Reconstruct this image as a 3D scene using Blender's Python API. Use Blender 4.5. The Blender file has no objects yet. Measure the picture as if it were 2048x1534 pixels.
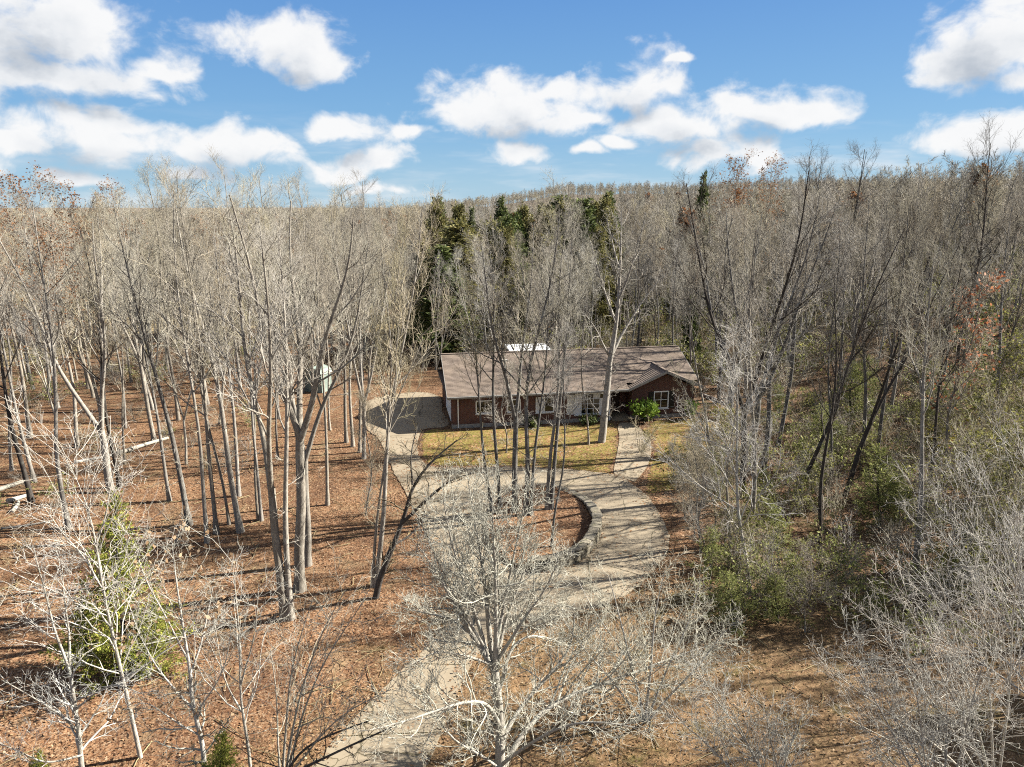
import bpy, bmesh, math, random
import numpy as np
from mathutils import Vector, Matrix
from mathutils.geometry import tessellate_polygon

SC = bpy.context.scene
C = SC.collection
R = math.radians

# ---------------------------------------------------------------- camera, light, exposure
FPX, PITCH, CAMH = 1440.0, R(13.9), 17.0          # focal length in pixels of the 2048 px photograph
cam_d = bpy.data.cameras.new('camera')
cam_d.sensor_fit = 'HORIZONTAL'; cam_d.sensor_width = 36.0
cam_d.lens = 36.0 * FPX / 2048.0
cam_d.clip_start = 0.2; cam_d.clip_end = 9000
cam = bpy.data.objects.new('camera', cam_d); C.objects.link(cam)
cam.location = (0, 0, CAMH); cam.rotation_euler = (R(90) - PITCH, 0, 0)
SC.camera = cam

SUN_EL, SUN_DIR = R(34), math.atan2(0.965, 0.235)   # azimuth clockwise from +Y
sun_vec = Vector((math.sin(SUN_DIR) * math.cos(SUN_EL), math.cos(SUN_DIR) * math.cos(SUN_EL), math.sin(SUN_EL)))
sun_d = bpy.data.lights.new('sun', 'SUN'); sun_d.energy = 5.0; sun_d.angle = R(0.5); sun_d.color = (1.0, 0.95, 0.86)
sun = bpy.data.objects.new('sun', sun_d); C.objects.link(sun)
sun.rotation_euler = sun_vec.to_track_quat('Z', 'Y').to_euler()

SC.view_settings.view_transform = 'Standard'
try: SC.view_settings.look = 'None'
except Exception: pass
SC.view_settings.gamma = 1.0
SC.view_settings.use_curve_mapping = False
SC.view_settings.exposure = 2.12
SC.render.engine = 'CYCLES'
SC.cycles.use_denoising = False
SC.cycles.max_bounces = 3; SC.cycles.diffuse_bounces = 1; SC.cycles.glossy_bounces = 2
SC.cycles.transmission_bounces = 3; SC.cycles.transparent_max_bounces = 4
SC.cycles.caustics_reflective = False; SC.cycles.caustics_refractive = False
SC.cycles.sample_clamp_indirect = 4.0
SC.cycles.pixel_filter_type = 'BLACKMAN_HARRIS'; SC.cycles.filter_width = 1.1


def ray(px, py):
    u = (px - 1024) / FPX; v = -(py - 767) / FPX
    return Vector((u, math.cos(PITCH) + v * math.sin(PITCH), -math.sin(PITCH) + v * math.cos(PITCH)))


def gp(px, py, z=0.0):
    """point of the horizontal plane z seen at a pixel of the photograph (2048 px wide)"""
    d = ray(px, py); t = (z - CAMH) / d.z
    return Vector((d.x * t, d.y * t, z))


def yp(px, py, Y):
    d = ray(px, py); t = Y / d.y
    return Vector((d.x * t, Y, CAMH + d.z * t))


# ---------------------------------------------------------------- node helpers
class NT:
    def __init__(s, nt, k=1.0): s.nt = nt; s.n = nt.nodes; s.l = nt.links; s.k = k      # k scales every colour written below
    def new(s, t, **k):
        n = s.n.new(t)
        for a, b in k.items(): setattr(n, a, b)
        return n
    def put(s, sock, v):
        if v is None: return
        if hasattr(v, 'is_output') or isinstance(v, bpy.types.NodeSocket): s.l.new(v, sock)
        else: sock.default_value = v
    def math(s, op, a, b=None, c=None, clamp=False):
        n = s.new('ShaderNodeMath', operation=op); n.use_clamp = clamp
        s.put(n.inputs[0], a); s.put(n.inputs[1], b); s.put(n.inputs[2], c)
        return n.outputs[0]
    def vmath(s, op, a, b=None):
        n = s.new('ShaderNodeVectorMath', operation=op)
        s.put(n.inputs[0], a); s.put(n.inputs[1], b)
        return n.outputs[0]
    def noise(s, vec, scale, detail=4, rough=0.55, dist=0.0):
        n = s.new('ShaderNodeTexNoise'); s.put(n.inputs['Vector'], vec)
        n.inputs['Scale'].default_value = scale; n.inputs['Detail'].default_value = detail
        n.inputs['Roughness'].default_value = rough; n.inputs['Distortion'].default_value = dist
        return n.outputs
    def vor(s, vec, scale, feature='F1', rand=1.0):
        n = s.new('ShaderNodeTexVoronoi', feature=feature); s.put(n.inputs['Vector'], vec)
        n.inputs['Scale'].default_value = scale; n.inputs['Randomness'].default_value = rand
        return n.outputs
    def ramp(s, fac, stops, interp='LINEAR'):
        n = s.new('ShaderNodeValToRGB'); s.put(n.inputs[0], fac)
        cr = n.color_ramp; cr.interpolation = interp
        while len(cr.elements) < len(stops): cr.elements.new(0.5)
        for e, (p, c) in zip(cr.elements, stops):
            e.position = p; e.color = (c[0] * s.k, c[1] * s.k, c[2] * s.k, 1)
        return n.outputs[0]
    def step(s, v, lo, hi):
        n = s.new('ShaderNodeMapRange', interpolation_type='SMOOTHSTEP')
        s.put(n.inputs[0], v); n.inputs[1].default_value = lo; n.inputs[2].default_value = hi
        return n.outputs[0]
    def mix(s, f, a, b, blend='MIX'):
        n = s.new('ShaderNodeMix', data_type='RGBA', blend_type=blend)
        s.put(n.inputs[0], f)
        for k, v in ((6, a), (7, b)):
            if isinstance(v, tuple) and len(v) == 3: v = (v[0] * s.k, v[1] * s.k, v[2] * s.k, 1)
            s.put(n.inputs[k], v)
        return n.outputs[2]


ALBEDO = 0.46                     # colours below are written as they look in the photograph; real surfaces reflect less


def mat(name, rough=0.9, spec=0.2, k=None):
    m = bpy.data.materials.new(name); m.use_nodes = True
    t = NT(m.node_tree, ALBEDO if k is None else k); b = m.node_tree.nodes['Principled BSDF']
    b.inputs['Roughness'].default_value = rough
    b.inputs['Specular IOR Level'].default_value = spec
    return m, t, b


# ---------------------------------------------------------------- world: physical sky with cumulus
def build_world():
    w = bpy.data.worlds.new('World'); SC.world = w; w.use_nodes = True
    try:
        w.cycles.sampling_method = 'MANUAL'; w.cycles.sample_map_resolution = 512
    except Exception: pass
    t = NT(w.node_tree); t.n.clear()
    out = t.new('ShaderNodeOutputWorld'); bg = t.new('ShaderNodeBackground')
    sky = t.new('ShaderNodeTexSky', sky_type='NISHITA')
    sky.sun_disc = False; sky.sun_elevation = SUN_EL; sky.sun_rotation = SUN_DIR
    sky.altitude = 150; sky.air_density = 1.0; sky.dust_density = 0.2; sky.ozone_density = 2.0
    geo = t.new('ShaderNodeTexCoord')
    d = t.vmath('NORMALIZE', geo.outputs['Generated'])
    sep = t.new('ShaderNodeSeparateXYZ'); t.l.new(d, sep.inputs[0])
    az = t.math('ARCTAN2', sep.outputs[0], sep.outputs[1])
    el = t.math('ARCSINE', sep.outputs[2])
    cv = t.new('ShaderNodeCombineXYZ'); t.l.new(az, cv.inputs[0]); t.l.new(el, cv.inputs[1]); cv = cv.outputs[0]
    st = t.vmath('MULTIPLY', cv, (1.0, 1.3, 1.0))
    # the cumulus seen over the woods: x, y, half-width, half-height on the photograph (big ones first)
    big = [(70, 60, 230, 120), (140, 165, 215, 46), (580, 100, 112, 58), (180, 285, 175, 58), (470, 295, 140, 50), (700, 268, 82, 36),
           (1020, 230, 170, 62), (1270, 175, 86, 56), (1370, 255, 150, 46), (1540, 225, 130, 46), (1440, 312, 100, 36), (1990, 90, 125, 105), (2000, 262, 150, 44)]
    small = [(310, 130, 80, 34), (540, 70, 70, 30), (650, 115, 55, 42), (240, 245, 80, 30), (60, 300, 90, 32), (770, 325, 50, 28), (680, 340, 64, 28), (750, 378, 60, 18),
             (1000, 190, 60, 38), (1090, 185, 60, 34), (1170, 238, 74, 20), (820, 270, 36, 15), (1352, 124, 34, 9), (1050, 312, 76, 26), (1160, 304, 36, 15), (1530, 326, 44, 22),
             (1240, 285, 60, 16), (1620, 220, 60, 36), (2040, 170, 64, 40), (-120, 150, 220, 110), (-150, 330, 170, 50), (2260, 120, 150, 80), (150, 360, 90, 16), (390, 345, 70, 16)]

    def lobe(vec, x, y, rx, ry, k=1.17):
        q = ray(x, y).normalized(); ca = math.atan2(q.x, q.y); ce = math.asin(q.z); c = math.cos(ca)
        ia = 1 / (rx / FPX * c * c * k); ie = 1 / (ry / FPX * c * k)
        n = t.new('ShaderNodeVectorMath', operation='MULTIPLY_ADD'); t.l.new(vec, n.inputs[0])
        n.inputs[1].default_value = (ia, ie, 0); n.inputs[2].default_value = (-ca * ia, -ce * ie, 0)
        f = t.vmath('MAXIMUM', n.outputs[0], t.vmath('MULTIPLY', n.outputs[0], (-1.0, -1.5, 0.0)))   # flat underside
        return t.vmath('LENGTH', f)

    def field(vec, lobes):
        prev = None
        for L in lobes:
            q = lobe(vec, *L)
            q = q.node.outputs['Value']
            prev = q if prev is None else t.math('SMOOTH_MIN', prev, q, 0.22)
        return prev

    nw = t.noise(st, 12.0, 2, 0.5)
    warp = t.vmath('MULTIPLY', t.vmath('SUBTRACT', nw[1], (0.5, 0.5, 0.5)), (0.07, 0.045, 0.0))
    wv = t.vmath('ADD', cv, warp)
    r_all = field(wv, big + small)
    # thickness towards the light, which comes from above and the right: for the grey undersides
    r_up = field(t.vmath('ADD', wv, (0.008, 0.030, 0.0)), big)
    # elsewhere in the sky the same kind of broken cumulus, from noise on the sphere
    other = t.math('MULTIPLY', t.math('SUBTRACT', 0.64, t.noise(t.vmath('MULTIPLY', d, (1.0, 1.0, 1.8)), 3.2, 3, 0.5)[0]), 6.0)
    away = t.math('MAXIMUM', t.step(t.math('ABSOLUTE', az), 0.75, 0.95), t.step(el, 0.34, 0.5))
    other = t.math('ADD', other, t.math('MULTIPLY', t.math('SUBTRACT', 1.0, away), 9.0))
    bill = t.noise(st, 17.0, 8, 0.56, 0.25)[0]
    wob = t.math('MULTIPLY', t.math('SUBTRACT', bill, 0.5), 2.6)
    dens = t.math('ADD', t.math('SUBTRACT', 1.0, t.math('MINIMUM', r_all, other)), wob)
    alpha = t.math('MULTIPLY', t.step(dens, -0.10, 0.62), 0.97)
    veil_n = t.noise(t.vmath('MULTIPLY', cv, (1.0, 6.0, 1.0)), 5.0, 4, 0.6)[0]
    veil = t.math('MULTIPLY', t.step(veil_n, 0.44, 0.78), t.math('SUBTRACT', 1.0, t.step(el, 0.05, 0.13)))
    alpha = t.math('MAXIMUM', alpha, t.math('MULTIPLY', veil, 0.55))
    soft = t.noise(st, 11.0, 5, 0.55)[0]
    under = t.step(t.math('ADD', t.math('SUBTRACT', 1.0, r_up), t.math('MULTIPLY', t.math('SUBTRACT', soft, 0.5), 1.6)), 0.10, 1.05)
    puff = t.math('MULTIPLY', t.math('SUBTRACT', t.noise(st, 26.0, 5, 0.6)[0], 0.5), 0.55)
    under = t.math('ADD', under, puff, clamp=True)
    ccol = t.ramp(under, [(0.0, (0.97, 0.97, 0.97)), (0.45, (0.84, 0.86, 0.885)), (1.0, (0.50, 0.55, 0.62))])
    # clear-sky colour: the physical sky, graded to the photograph's blue
    blue = t.ramp(t.math('MULTIPLY', el, 2.2), [(0.0, (0.40, 0.66, 0.87)), (0.22, (0.21, 0.48, 0.82)), (0.6, (0.12, 0.33, 0.76)), (1.0, (0.07, 0.20, 0.56))])
    hsv = t.new('ShaderNodeHueSaturation'); t.l.new(sky.outputs[0], hsv.inputs['Color'])
    hsv.inputs['Value'].default_value = SKY_STR                       # sky strength, so that clouds keep their own radiance
    clear = t.mix(0.82, hsv.outputs[0], t.vmath('MULTIPLY', blue, (SKY_GAIN, SKY_GAIN, SKY_GAIN)))
    col = t.mix(alpha, clear, t.vmath('MULTIPLY', ccol, (CLOUD, CLOUD, CLOUD)))
    t.l.new(col, bg.inputs[0]); bg.inputs[1].default_value = 0.1
    t.l.new(bg.outputs[0], out.inputs[0])


SKY_GAIN, CLOUD = 2.15, 2.3            # radiance of the graded blue and of sunlit cloud, times the 0.1 background strength
SKY_STR = 0.28
build_world()

# ---------------------------------------------------------------- terrain
def sstep(x, a, b):
    t = np.clip((np.asarray(x, float) - a) / (b - a), 0, 1); return t * t * (3 - 2 * t)


def hgt(x, y):
    x = np.asarray(x, float); y = np.asarray(y, float)
    side = 7.5 * sstep(x, 17, 75) * sstep(y, 35, 95)
    far_l = -2.0 * sstep(-x, 30, 120) * sstep(y, 70, 200)
    bump = 0.35 * (np.sin(x * 0.21 + 1.3) * np.cos(y * 0.17) + 0.6 * np.sin(x * 0.09 + y * 0.13))
    core = np.maximum(sstep(np.abs(x - 1), 17, 30), sstep(y, 72, 90))
    hill = (2 + 22 * sstep(x, -300, 160) + 6 * sstep(x, 150, 500) + 2.0 * np.sin(x * 0.021 + 1) + 1.2 * np.sin(x * 0.05)) * sstep(y, 330, 900)
    hill = hill * (1 - 0.5 * sstep(y, 1000, 2500))
    return side + far_l + bump * core + hill


def H1(x, y): return float(hgt(x, y))


# ---------------------------------------------------------------- mesh helpers
def mesh_np(name, V, F, mats, midx=None, smooth=False):
    """F: (n,4) or (n,3) int array, or list of such"""
    me = bpy.data.meshes.new(name)
    V = np.asarray(V, np.float32)
    Fs = F if isinstance(F, list) else [F]
    Fs = [np.asarray(f, np.int32) for f in Fs if len(f)]
    loops = np.concatenate([f.ravel() for f in Fs])
    sizes = np.concatenate([np.full(len(f), f.shape[1], np.int32) for f in Fs])
    starts = np.concatenate([[0], np.cumsum(sizes)[:-1]]).astype(np.int32)
    me.vertices.add(len(V)); me.vertices.foreach_set('co', V.ravel())
    me.loops.add(len(loops)); me.loops.foreach_set('vertex_index', loops)
    me.polygons.add(len(sizes)); me.polygons.foreach_set('loop_start', starts)
    if midx is not None: me.polygons.foreach_set('material_index', np.asarray(midx, np.int32))
    if smooth: me.polygons.foreach_set('use_smooth', np.ones(len(sizes), bool))
    for m in (mats if isinstance(mats, (list, tuple)) else [mats]): me.materials.append(m)
    me.update(calc_edges=True); me.validate()
    return me


class MB:
    def __init__(s): s.v = []; s.f = []
    def add(s, vs, fs):
        o = len(s.v); s.v += [tuple(v) for v in vs]; s.f += [tuple(i + o for i in f) for f in fs]; return s
    def box(s, x0, x1, y0, y1, z0, z1):
        return s.add([(x0, y0, z0), (x1, y0, z0), (x1, y1, z0), (x0, y1, z0), (x0, y0, z1), (x1, y0, z1), (x1, y1, z1), (x0, y1, z1)],
                     [(0, 3, 2, 1), (4, 5, 6, 7), (0, 1, 5, 4), (1, 2, 6, 5), (2, 3, 7, 6), (3, 0, 4, 7)])
    def bar(s, a, b, w, h):
        """box beam from a to b"""
        a = Vector(a); b = Vector(b); d = (b - a).normalized()
        up = Vector((0, 0, 1)) if abs(d.z) < 0.95 else Vector((0, 1, 0))
        x = d.cross(up).normalized(); z = x.cross(d)
        vs = []
        for p in (a, b):
            for sx, sz in ((-1, -1), (1, -1), (1, 1), (-1, 1)): vs.append(p + x * sx * w / 2 + z * sz * h / 2)
        return s.add(vs, [(3, 2, 1, 0), (4, 5, 6, 7), (0, 1, 5, 4), (1, 2, 6, 5), (2, 3, 7, 6), (3, 0, 4, 7)])
    def cyl(s, x, y, z0, z1, r, n=10):
        vs = [(x + r * math.cos(2 * math.pi * i / n), y + r * math.sin(2 * math.pi * i / n), z) for z in (z0, z1) for i in range(n)]
        fs = [(i, (i + 1) % n, n + (i + 1) % n, n + i) for i in range(n)] + [tuple(range(n))[::-1], tuple(range(n, 2 * n))]
        return s.add(vs, fs)
    def prism(s, poly, z0, z1):
        n = len(poly); vs = [(*p[:2], z0) for p in poly] + [(*p[:2], z1) for p in poly]
        fs = [(i, (i + 1) % n, n + (i + 1) % n, n + i) for i in range(n)] + [tuple(range(n))[::-1], tuple(range(n, 2 * n))]
        return s.add(vs, fs)
    def build(s, name, m, parent=None, bevel=0.0):
        me = bpy.data.meshes.new(name); me.from_pydata(s.v, [], s.f); me.materials.append(m)
        if bevel:
            bm = bmesh.new(); bm.from_mesh(me)
            bmesh.ops.bevel(bm, geom=bm.edges[:], offset=bevel, segments=1, affect='EDGES'); bm.to_mesh(me); bm.free()
        return link(name, me, parent)


def link(name, me, parent=None):
    o = bpy.data.objects.new(name, me); C.objects.link(o)
    if parent is not None: o.parent = parent
    return o


def tag(o, label=None, cat=None, group=None, kind=None):
    if label: o['label'] = label
    if cat: o['category'] = cat
    if group: o['group'] = group
    if kind: o['kind'] = kind
    return o


def thing(name, label, cat, loc=(0, 0, 0), rz=0.0, group=None):
    o = bpy.data.objects.new(name, None); C.objects.link(o); o.empty_display_size = 0.3
    o.location = loc; o.rotation_euler = (0, 0, rz)
    return tag(o, label, cat, group)


def spline(pts, n=6, closed=True):
    """Catmull-Rom through 2-D points"""
    P = [np.array(p[:2], float) for p in pts]; N = len(P); out = []
    rng_ = range(N) if closed else range(N - 1)
    for i in rng_:
        p0 = P[i - 1] if closed or i > 0 else P[0]; p1 = P[i]; p2 = P[(i + 1) % N]
        p3 = P[(i + 2) % N] if closed or i + 2 < N else P[-1]
        for k in range(n):
            t = k / n
            out.append(0.5 * ((2 * p1) + (p2 - p0) * t + (2 * p0 - 5 * p1 + 4 * p2 - p3) * t * t + (3 * p1 - p0 - 3 * p2 + p3) * t ** 3))
    if not closed: out.append(P[-1])
    return out


def sheet(name, outline, z, thick, m, hole=None):
    """flat slab with an optional hole, its edges going down by thick"""
    loops = [[Vector((p[0], p[1], 0)) for p in outline]]
    if hole: loops.append([Vector((p[0], p[1], 0)) for p in hole])
    tris = tessellate_polygon(loops)
    allp = [p for l in loops for p in l]
    V = [(p.x, p.y, z) for p in allp]; F = []
    for t3 in tris:
        a, b, c = (allp[i] for i in t3)
        F.append(tuple(t3) if (b - a).cross(c - a).z > 0 else tuple(t3)[::-1])
    o = 0
    for l in loops:
        n = len(l); b0 = len(V)
        V += [(p.x, p.y, z - thick) for p in l]
        F += [(o + i, b0 + i, b0 + (i + 1) % n, o + (i + 1) % n) for i in range(n)]
        o += n
    me = bpy.data.meshes.new(name); me.from_pydata(V, [], F); me.materials.append(m); me.update()
    return link(name, me)


def fray(poly, amp, seed):
    rg = np.random.default_rng(seed); out = []
    for i, p in enumerate(poly):
        q = np.array(poly[(i + 1) % len(poly)][:2]); p = np.array(p[:2])
        m_ = max(1, int(np.hypot(*(q - p)) / 0.35))
        for k in range(m_): out.append(p + (q - p) * k / m_ + rg.normal(0, amp, 2))
    return out


def inside(poly, x, y):
    P = np.asarray([p[:2] for p in poly]); x = np.asarray(x); y = np.asarray(y)
    c = np.zeros(x.shape, bool); n = len(P)
    for i in range(n):
        x0, y0 = P[i]; x1, y1 = P[(i + 1) % n]
        if y0 == y1: continue
        hit = ((y0 > y) != (y1 > y)) & (x < (x1 - x0) * (y - y0) / (y1 - y0) + x0)
        c ^= hit
    return c


# ---------------------------------------------------------------- materials
def m_ground():
    m, t, b = mat('leaf_litter', 0.95, 0.1)
    pos = t.new('ShaderNodeNewGeometry').outputs['Position']
    sp = t.new('ShaderNodeSeparateXYZ'); t.l.new(pos, sp.inputs[0])
    x, y = sp.outputs[0], sp.outputs[1]
    wn = t.noise(pos, 3.0, 3)
    wp = t.vmath('ADD', pos, t.vmath('SCALE', t.vmath('SUBTRACT', wn[1], (0.5, 0.5, 0.5)), None))
    wp.node.inputs[1].links[0].from_node.inputs['Scale'].default_value = 0.12
    v1 = t.vor(wp, 12.5); v2 = t.vor(wp, 21.0)
    s1 = t.new('ShaderNodeSeparateColor'); t.l.new(v1[1], s1.inputs[0])
    s2 = t.new('ShaderNodeSeparateColor'); t.l.new(v2[1], s2.inputs[0])
    leaf = t.ramp(s1.outputs[0], [(0.0, (0.059, 0.031, 0.017)), (0.22, (0.198, 0.094, 0.046)), (0.5, (0.396, 0.206, 0.102)),
                                  (0.8, (0.568, 0.331, 0.180)), (1.0, (0.60, 0.44, 0.29))])
    leaf2 = t.ramp(s2.outputs[1], [(0.0, (0.079, 0.041, 0.024)), (0.5, (0.370, 0.188, 0.096)), (1.0, (0.52, 0.36, 0.22))])
    leaf = t.mix(t.step(s2.outputs[0], 0.35, 0.6), leaf, leaf2)
    big = t.noise(pos, 0.16, 5, 0.6)[0]
    leaf = t.mix(t.step(big, 0.46, 0.66), leaf, t.mix(0.62, leaf, (0.12, 0.062, 0.038)))
    leaf = t.mix(t.math('MULTIPLY', t.step(t.noise(pos, 0.55, 4, 0.6)[0], 0.55, 0.68), 0.55), leaf, (0.44, 0.31, 0.18))
    # dry grass with leaves on the open ground of the front
    gr = t.noise(pos, 34.0, 5, 0.75)[0]
    grass = t.ramp(gr, [(0.25, (0.12, 0.075, 0.030)), (0.5, (0.31, 0.20, 0.095)), (0.75, (0.47, 0.34, 0.18))])
    grass = t.mix(0.38, t.mix(0.2, grass, (0.50, 0.37, 0.20)), leaf)
    nmask = t.math('MULTIPLY', t.math('SUBTRACT', t.noise(pos, 0.35, 4)[0], 0.5), 9.0)
    front = t.step(t.math('ADD', t.math('SUBTRACT', x, t.math('MULTIPLY', t.math('SUBTRACT', y, 22.0), 0.55)), nmask), -8.5, -2.0)
    front = t.math('MULTIPLY', front, t.math('SUBTRACT', 1.0, t.step(y, 27.0, 36.0)))
    col = t.mix(t.math('MULTIPLY', front, 0.85), leaf, grass)
    # moss
    mn = t.noise(pos, 0.45, 5, 0.62)[0]
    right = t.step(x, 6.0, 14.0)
    moss_amt = t.math('MULTIPLY', t.step(mn, 0.53, 0.66), t.math('ADD', 0.1, t.math('MULTIPLY', t.math('MAXIMUM', right, front), 0.6)))
    col = t.mix(moss_amt, col, t.ramp(gr, [(0.3, (0.045, 0.05, 0.012)), (0.7, (0.17, 0.165, 0.045))]))
    # right-hand woods have duller, older leaves; far ground goes grey brown
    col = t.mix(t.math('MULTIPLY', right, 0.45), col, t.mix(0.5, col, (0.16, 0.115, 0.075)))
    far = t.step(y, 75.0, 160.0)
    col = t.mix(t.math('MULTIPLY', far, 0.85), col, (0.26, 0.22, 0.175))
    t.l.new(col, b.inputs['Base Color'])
    bp = t.new('ShaderNodeBump'); bp.inputs['Strength'].default_value = 1.0; bp.inputs['Distance'].default_value = 0.10
    hsum = t.math('ADD', s1.outputs[2], t.math('MULTIPLY', s2.outputs[2], 0.6))
    hsum = t.math('ADD', hsum, t.math('MULTIPLY', t.noise(pos, 1.4, 4)[0], 2.0))
    t.l.new(hsum, bp.inputs['Height']); t.l.new(bp.outputs[0], b.inputs['Normal'])
    return m


def m_lawn():
    m, t, b = mat('mossy_lawn', 0.95, 0.1)
    pos = t.new('ShaderNodeNewGeometry').outputs['Position']
    n1 = t.noise(pos, 0.55, 5, 0.6)[0]; n2 = t.noise(pos, 16.0, 4, 0.7)[0]
    moss = t.ramp(n2, [(0.25, (0.12, 0.105, 0.028)), (0.55, (0.33, 0.265, 0.075)), (0.8, (0.52, 0.405, 0.15))])
    v = t.vor(pos, 8.0); s = t.new('ShaderNodeSeparateColor'); t.l.new(v[1], s.inputs[0])
    leaf = t.ramp(s.outputs[0], [(0, (0.16, 0.075, 0.03)), (0.5, (0.38, 0.20, 0.085)), (1, (0.56, 0.38, 0.20))])
    cover = t.step(t.math('ADD', t.math('MULTIPLY', n1, 1.0), t.math('MULTIPLY', s.outputs[1], 0.5)), 0.71, 0.92)
    t.l.new(t.mix(cover, moss, leaf), b.inputs['Base Color'])
    bp = t.new('ShaderNodeBump'); bp.inputs['Strength'].default_value = 0.8; bp.inputs['Distance'].default_value = 0.05
    t.l.new(t.math('ADD', n2, s.outputs[2]), bp.inputs['Height']); t.l.new(bp.outputs[0], b.inputs['Normal'])
    return m


def m_concrete():
    m, t, b = mat('old_concrete', 0.85, 0.25)
    pos = t.new('ShaderNodeNewGeometry').outputs['Position']
    n1 = t.noise(pos, 0.5, 6, 0.62)[0]; n2 = t.noise(pos, 5.0, 5, 0.65)[0]; n3 = t.noise(pos, 40.0, 3, 0.6)[0]
    col = t.ramp(n1, [(0.25, (0.33, 0.265, 0.175)), (0.5, (0.43, 0.35, 0.24)), (0.75, (0.50, 0.415, 0.29))])
    col = t.mix(t.math('MULTIPLY', t.step(n2, 0.52, 0.72), 0.22), col, (0.24, 0.195, 0.125))
    col = t.mix(0.16, col, t.ramp(n3, [(0.3, (0.2, 0.165, 0.12)), (0.7, (0.56, 0.48, 0.36))]))
    stain = t.math('MULTIPLY', t.step(t.noise(pos, 0.9, 4, 0.7, 1.5)[0], 0.60, 0.72), 0.38)
    col = t.mix(stain, col, (0.15, 0.115, 0.065))
    # drifted leaves caught on the slab
    v = t.vor(pos, 9.0); s = t.new('ShaderNodeSeparateColor'); t.l.new(v[1], s.inputs[0])
    lm = t.math('MULTIPLY', t.step(s.outputs[0], 0.90, 0.93), t.step(t.noise(pos, 0.8, 3)[0], 0.48, 0.62))
    col = t.mix(lm, col, (0.30, 0.16, 0.07))
    # hairline cracks
    ve = t.vor(t.vmath('ADD', pos, t.vmath('MULTIPLY', t.noise(pos, 1.2, 4)[1], (0.9, 0.9, 0.0))), 0.23, 'DISTANCE_TO_EDGE')[0]
    crack = t.math('SUBTRACT', 1.0, t.step(ve, 0.003, 0.008))
    col = t.mix(t.math('MULTIPLY', crack, 0.75), col, (0.09, 0.075, 0.035))
    t.l.new(col, b.inputs['Base Color'])
    bp = t.new('ShaderNodeBump'); bp.inputs['Strength'].default_value = 0.15; bp.inputs['Distance'].default_value = 0.008
    t.l.new(t.math('SUBTRACT', t.math('ADD', n3, n2), crack), bp.inputs['Height']); t.l.new(bp.outputs[0], b.inputs['Normal'])
    return m


def m_bark(name, c0, c1, lich, scale=6.0):
    m, t, b = mat(name, 0.9, 0.15)
    tc = t.new('ShaderNodeTexCoord').outputs['Object']
    mp = t.new('ShaderNodeMapping'); t.l.new(tc, mp.inputs[0]); mp.inputs['Scale'].default_value = (1, 1, 0.22)
    n1 = t.noise(mp.outputs[0], scale * 3, 5, 0.7)[0]
    n2 = t.noise(tc, 2.2, 4, 0.6)[0]
    col = t.ramp(n1, [(0.3, c0), (0.7, c1)])
    col = t.mix(t.math('MULTIPLY', t.step(n2, 0.52, 0.66), 0.7), col, lich)
    rnd = t.new('ShaderNodeObjectInfo').outputs['Random']
    hsv = t.new('ShaderNodeHueSaturation'); t.l.new(col, hsv.inputs['Color'])
    t.l.new(t.math('ADD', 0.80, t.math('MULTIPLY', rnd, 0.40)), hsv.inputs['Value'])
    t.l.new(t.math('ADD', 0.75, t.math('MULTIPLY', t.math('FRACT', t.math('MULTIPLY', rnd, 7.3)), 0.5)), hsv.inputs['Saturation'])
    t.l.new(hsv.outputs[0], b.inputs['Base Color'])
    bp = t.new('ShaderNodeBump'); bp.inputs['Strength'].default_value = 0.8; bp.inputs['Distance'].default_value = 0.03
    t.l.new(n1, bp.inputs['Height']); t.l.new(bp.outputs[0], b.inputs['Normal'])
    return m


def m_twig(name, c, var=0.45, warm=1.0):
    m, t, b = mat(name, 0.85, 0.2)
    oi = t.new('ShaderNodeObjectInfo').outputs['Random']
    isl = t.new('ShaderNodeNewGeometry').outputs['Random Per Island']
    hsv = t.new('ShaderNodeHueSaturation')
    fam = t.math('FRACT', t.math('MULTIPLY', oi, 13.7))
    t.l.new(t.ramp(fam, [(0.0, c), (0.35, (c[0], c[1] * (1 - .04 * warm), c[2] * (1 - .13 * warm))), (0.65, (c[0] * .96, c[1] * (1 - .03 * warm), c[2] * (1 - .18 * warm))), (1.0, (c[0] * .95, c[1] * .98, c[2]))]), hsv.inputs['Color'])
    t.l.new(t.math('ADD', 1 - var, t.math('ADD', t.math('MULTIPLY', isl, var), t.math('MULTIPLY', oi, var))), hsv.inputs['Value'])
    t.l.new(t.math('ADD', 0.6, t.math('MULTIPLY', t.math('FRACT', t.math('MULTIPLY', oi, 5.7)), 0.7)), hsv.inputs['Saturation'])
    t.l.new(hsv.outputs[0], b.inputs['Base Color'])
    return m


def m_leaf(name, stops, trans=0.35):
    m, t, b = mat(name, 0.8, 0.25)
    isl = t.new('ShaderNodeNewGeometry').outputs['Random Per Island']
    tc = t.new('ShaderNodeNewGeometry').outputs['Position']
    n = t.noise(tc, 1.3, 3)[0]
    f = t.math('ADD', t.math('MULTIPLY', isl, 0.7), t.math('MULTIPLY', n, 0.3))
    col = t.ramp(f, stops)
    t.l.new(col, b.inputs['Base Color'])
    tr = t.new('ShaderNodeBsdfTranslucent'); t.l.new(col, tr.inputs[0])
    ms = t.new('ShaderNodeMixShader'); ms.inputs[0].default_value = trans
    out = t.n['Material Output']
    t.l.new(b.outputs[0], ms.inputs[1]); t.l.new(tr.outputs[0], ms.inputs[2]); t.l.new(ms.outputs[0], out.inputs[0])
    return m


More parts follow.
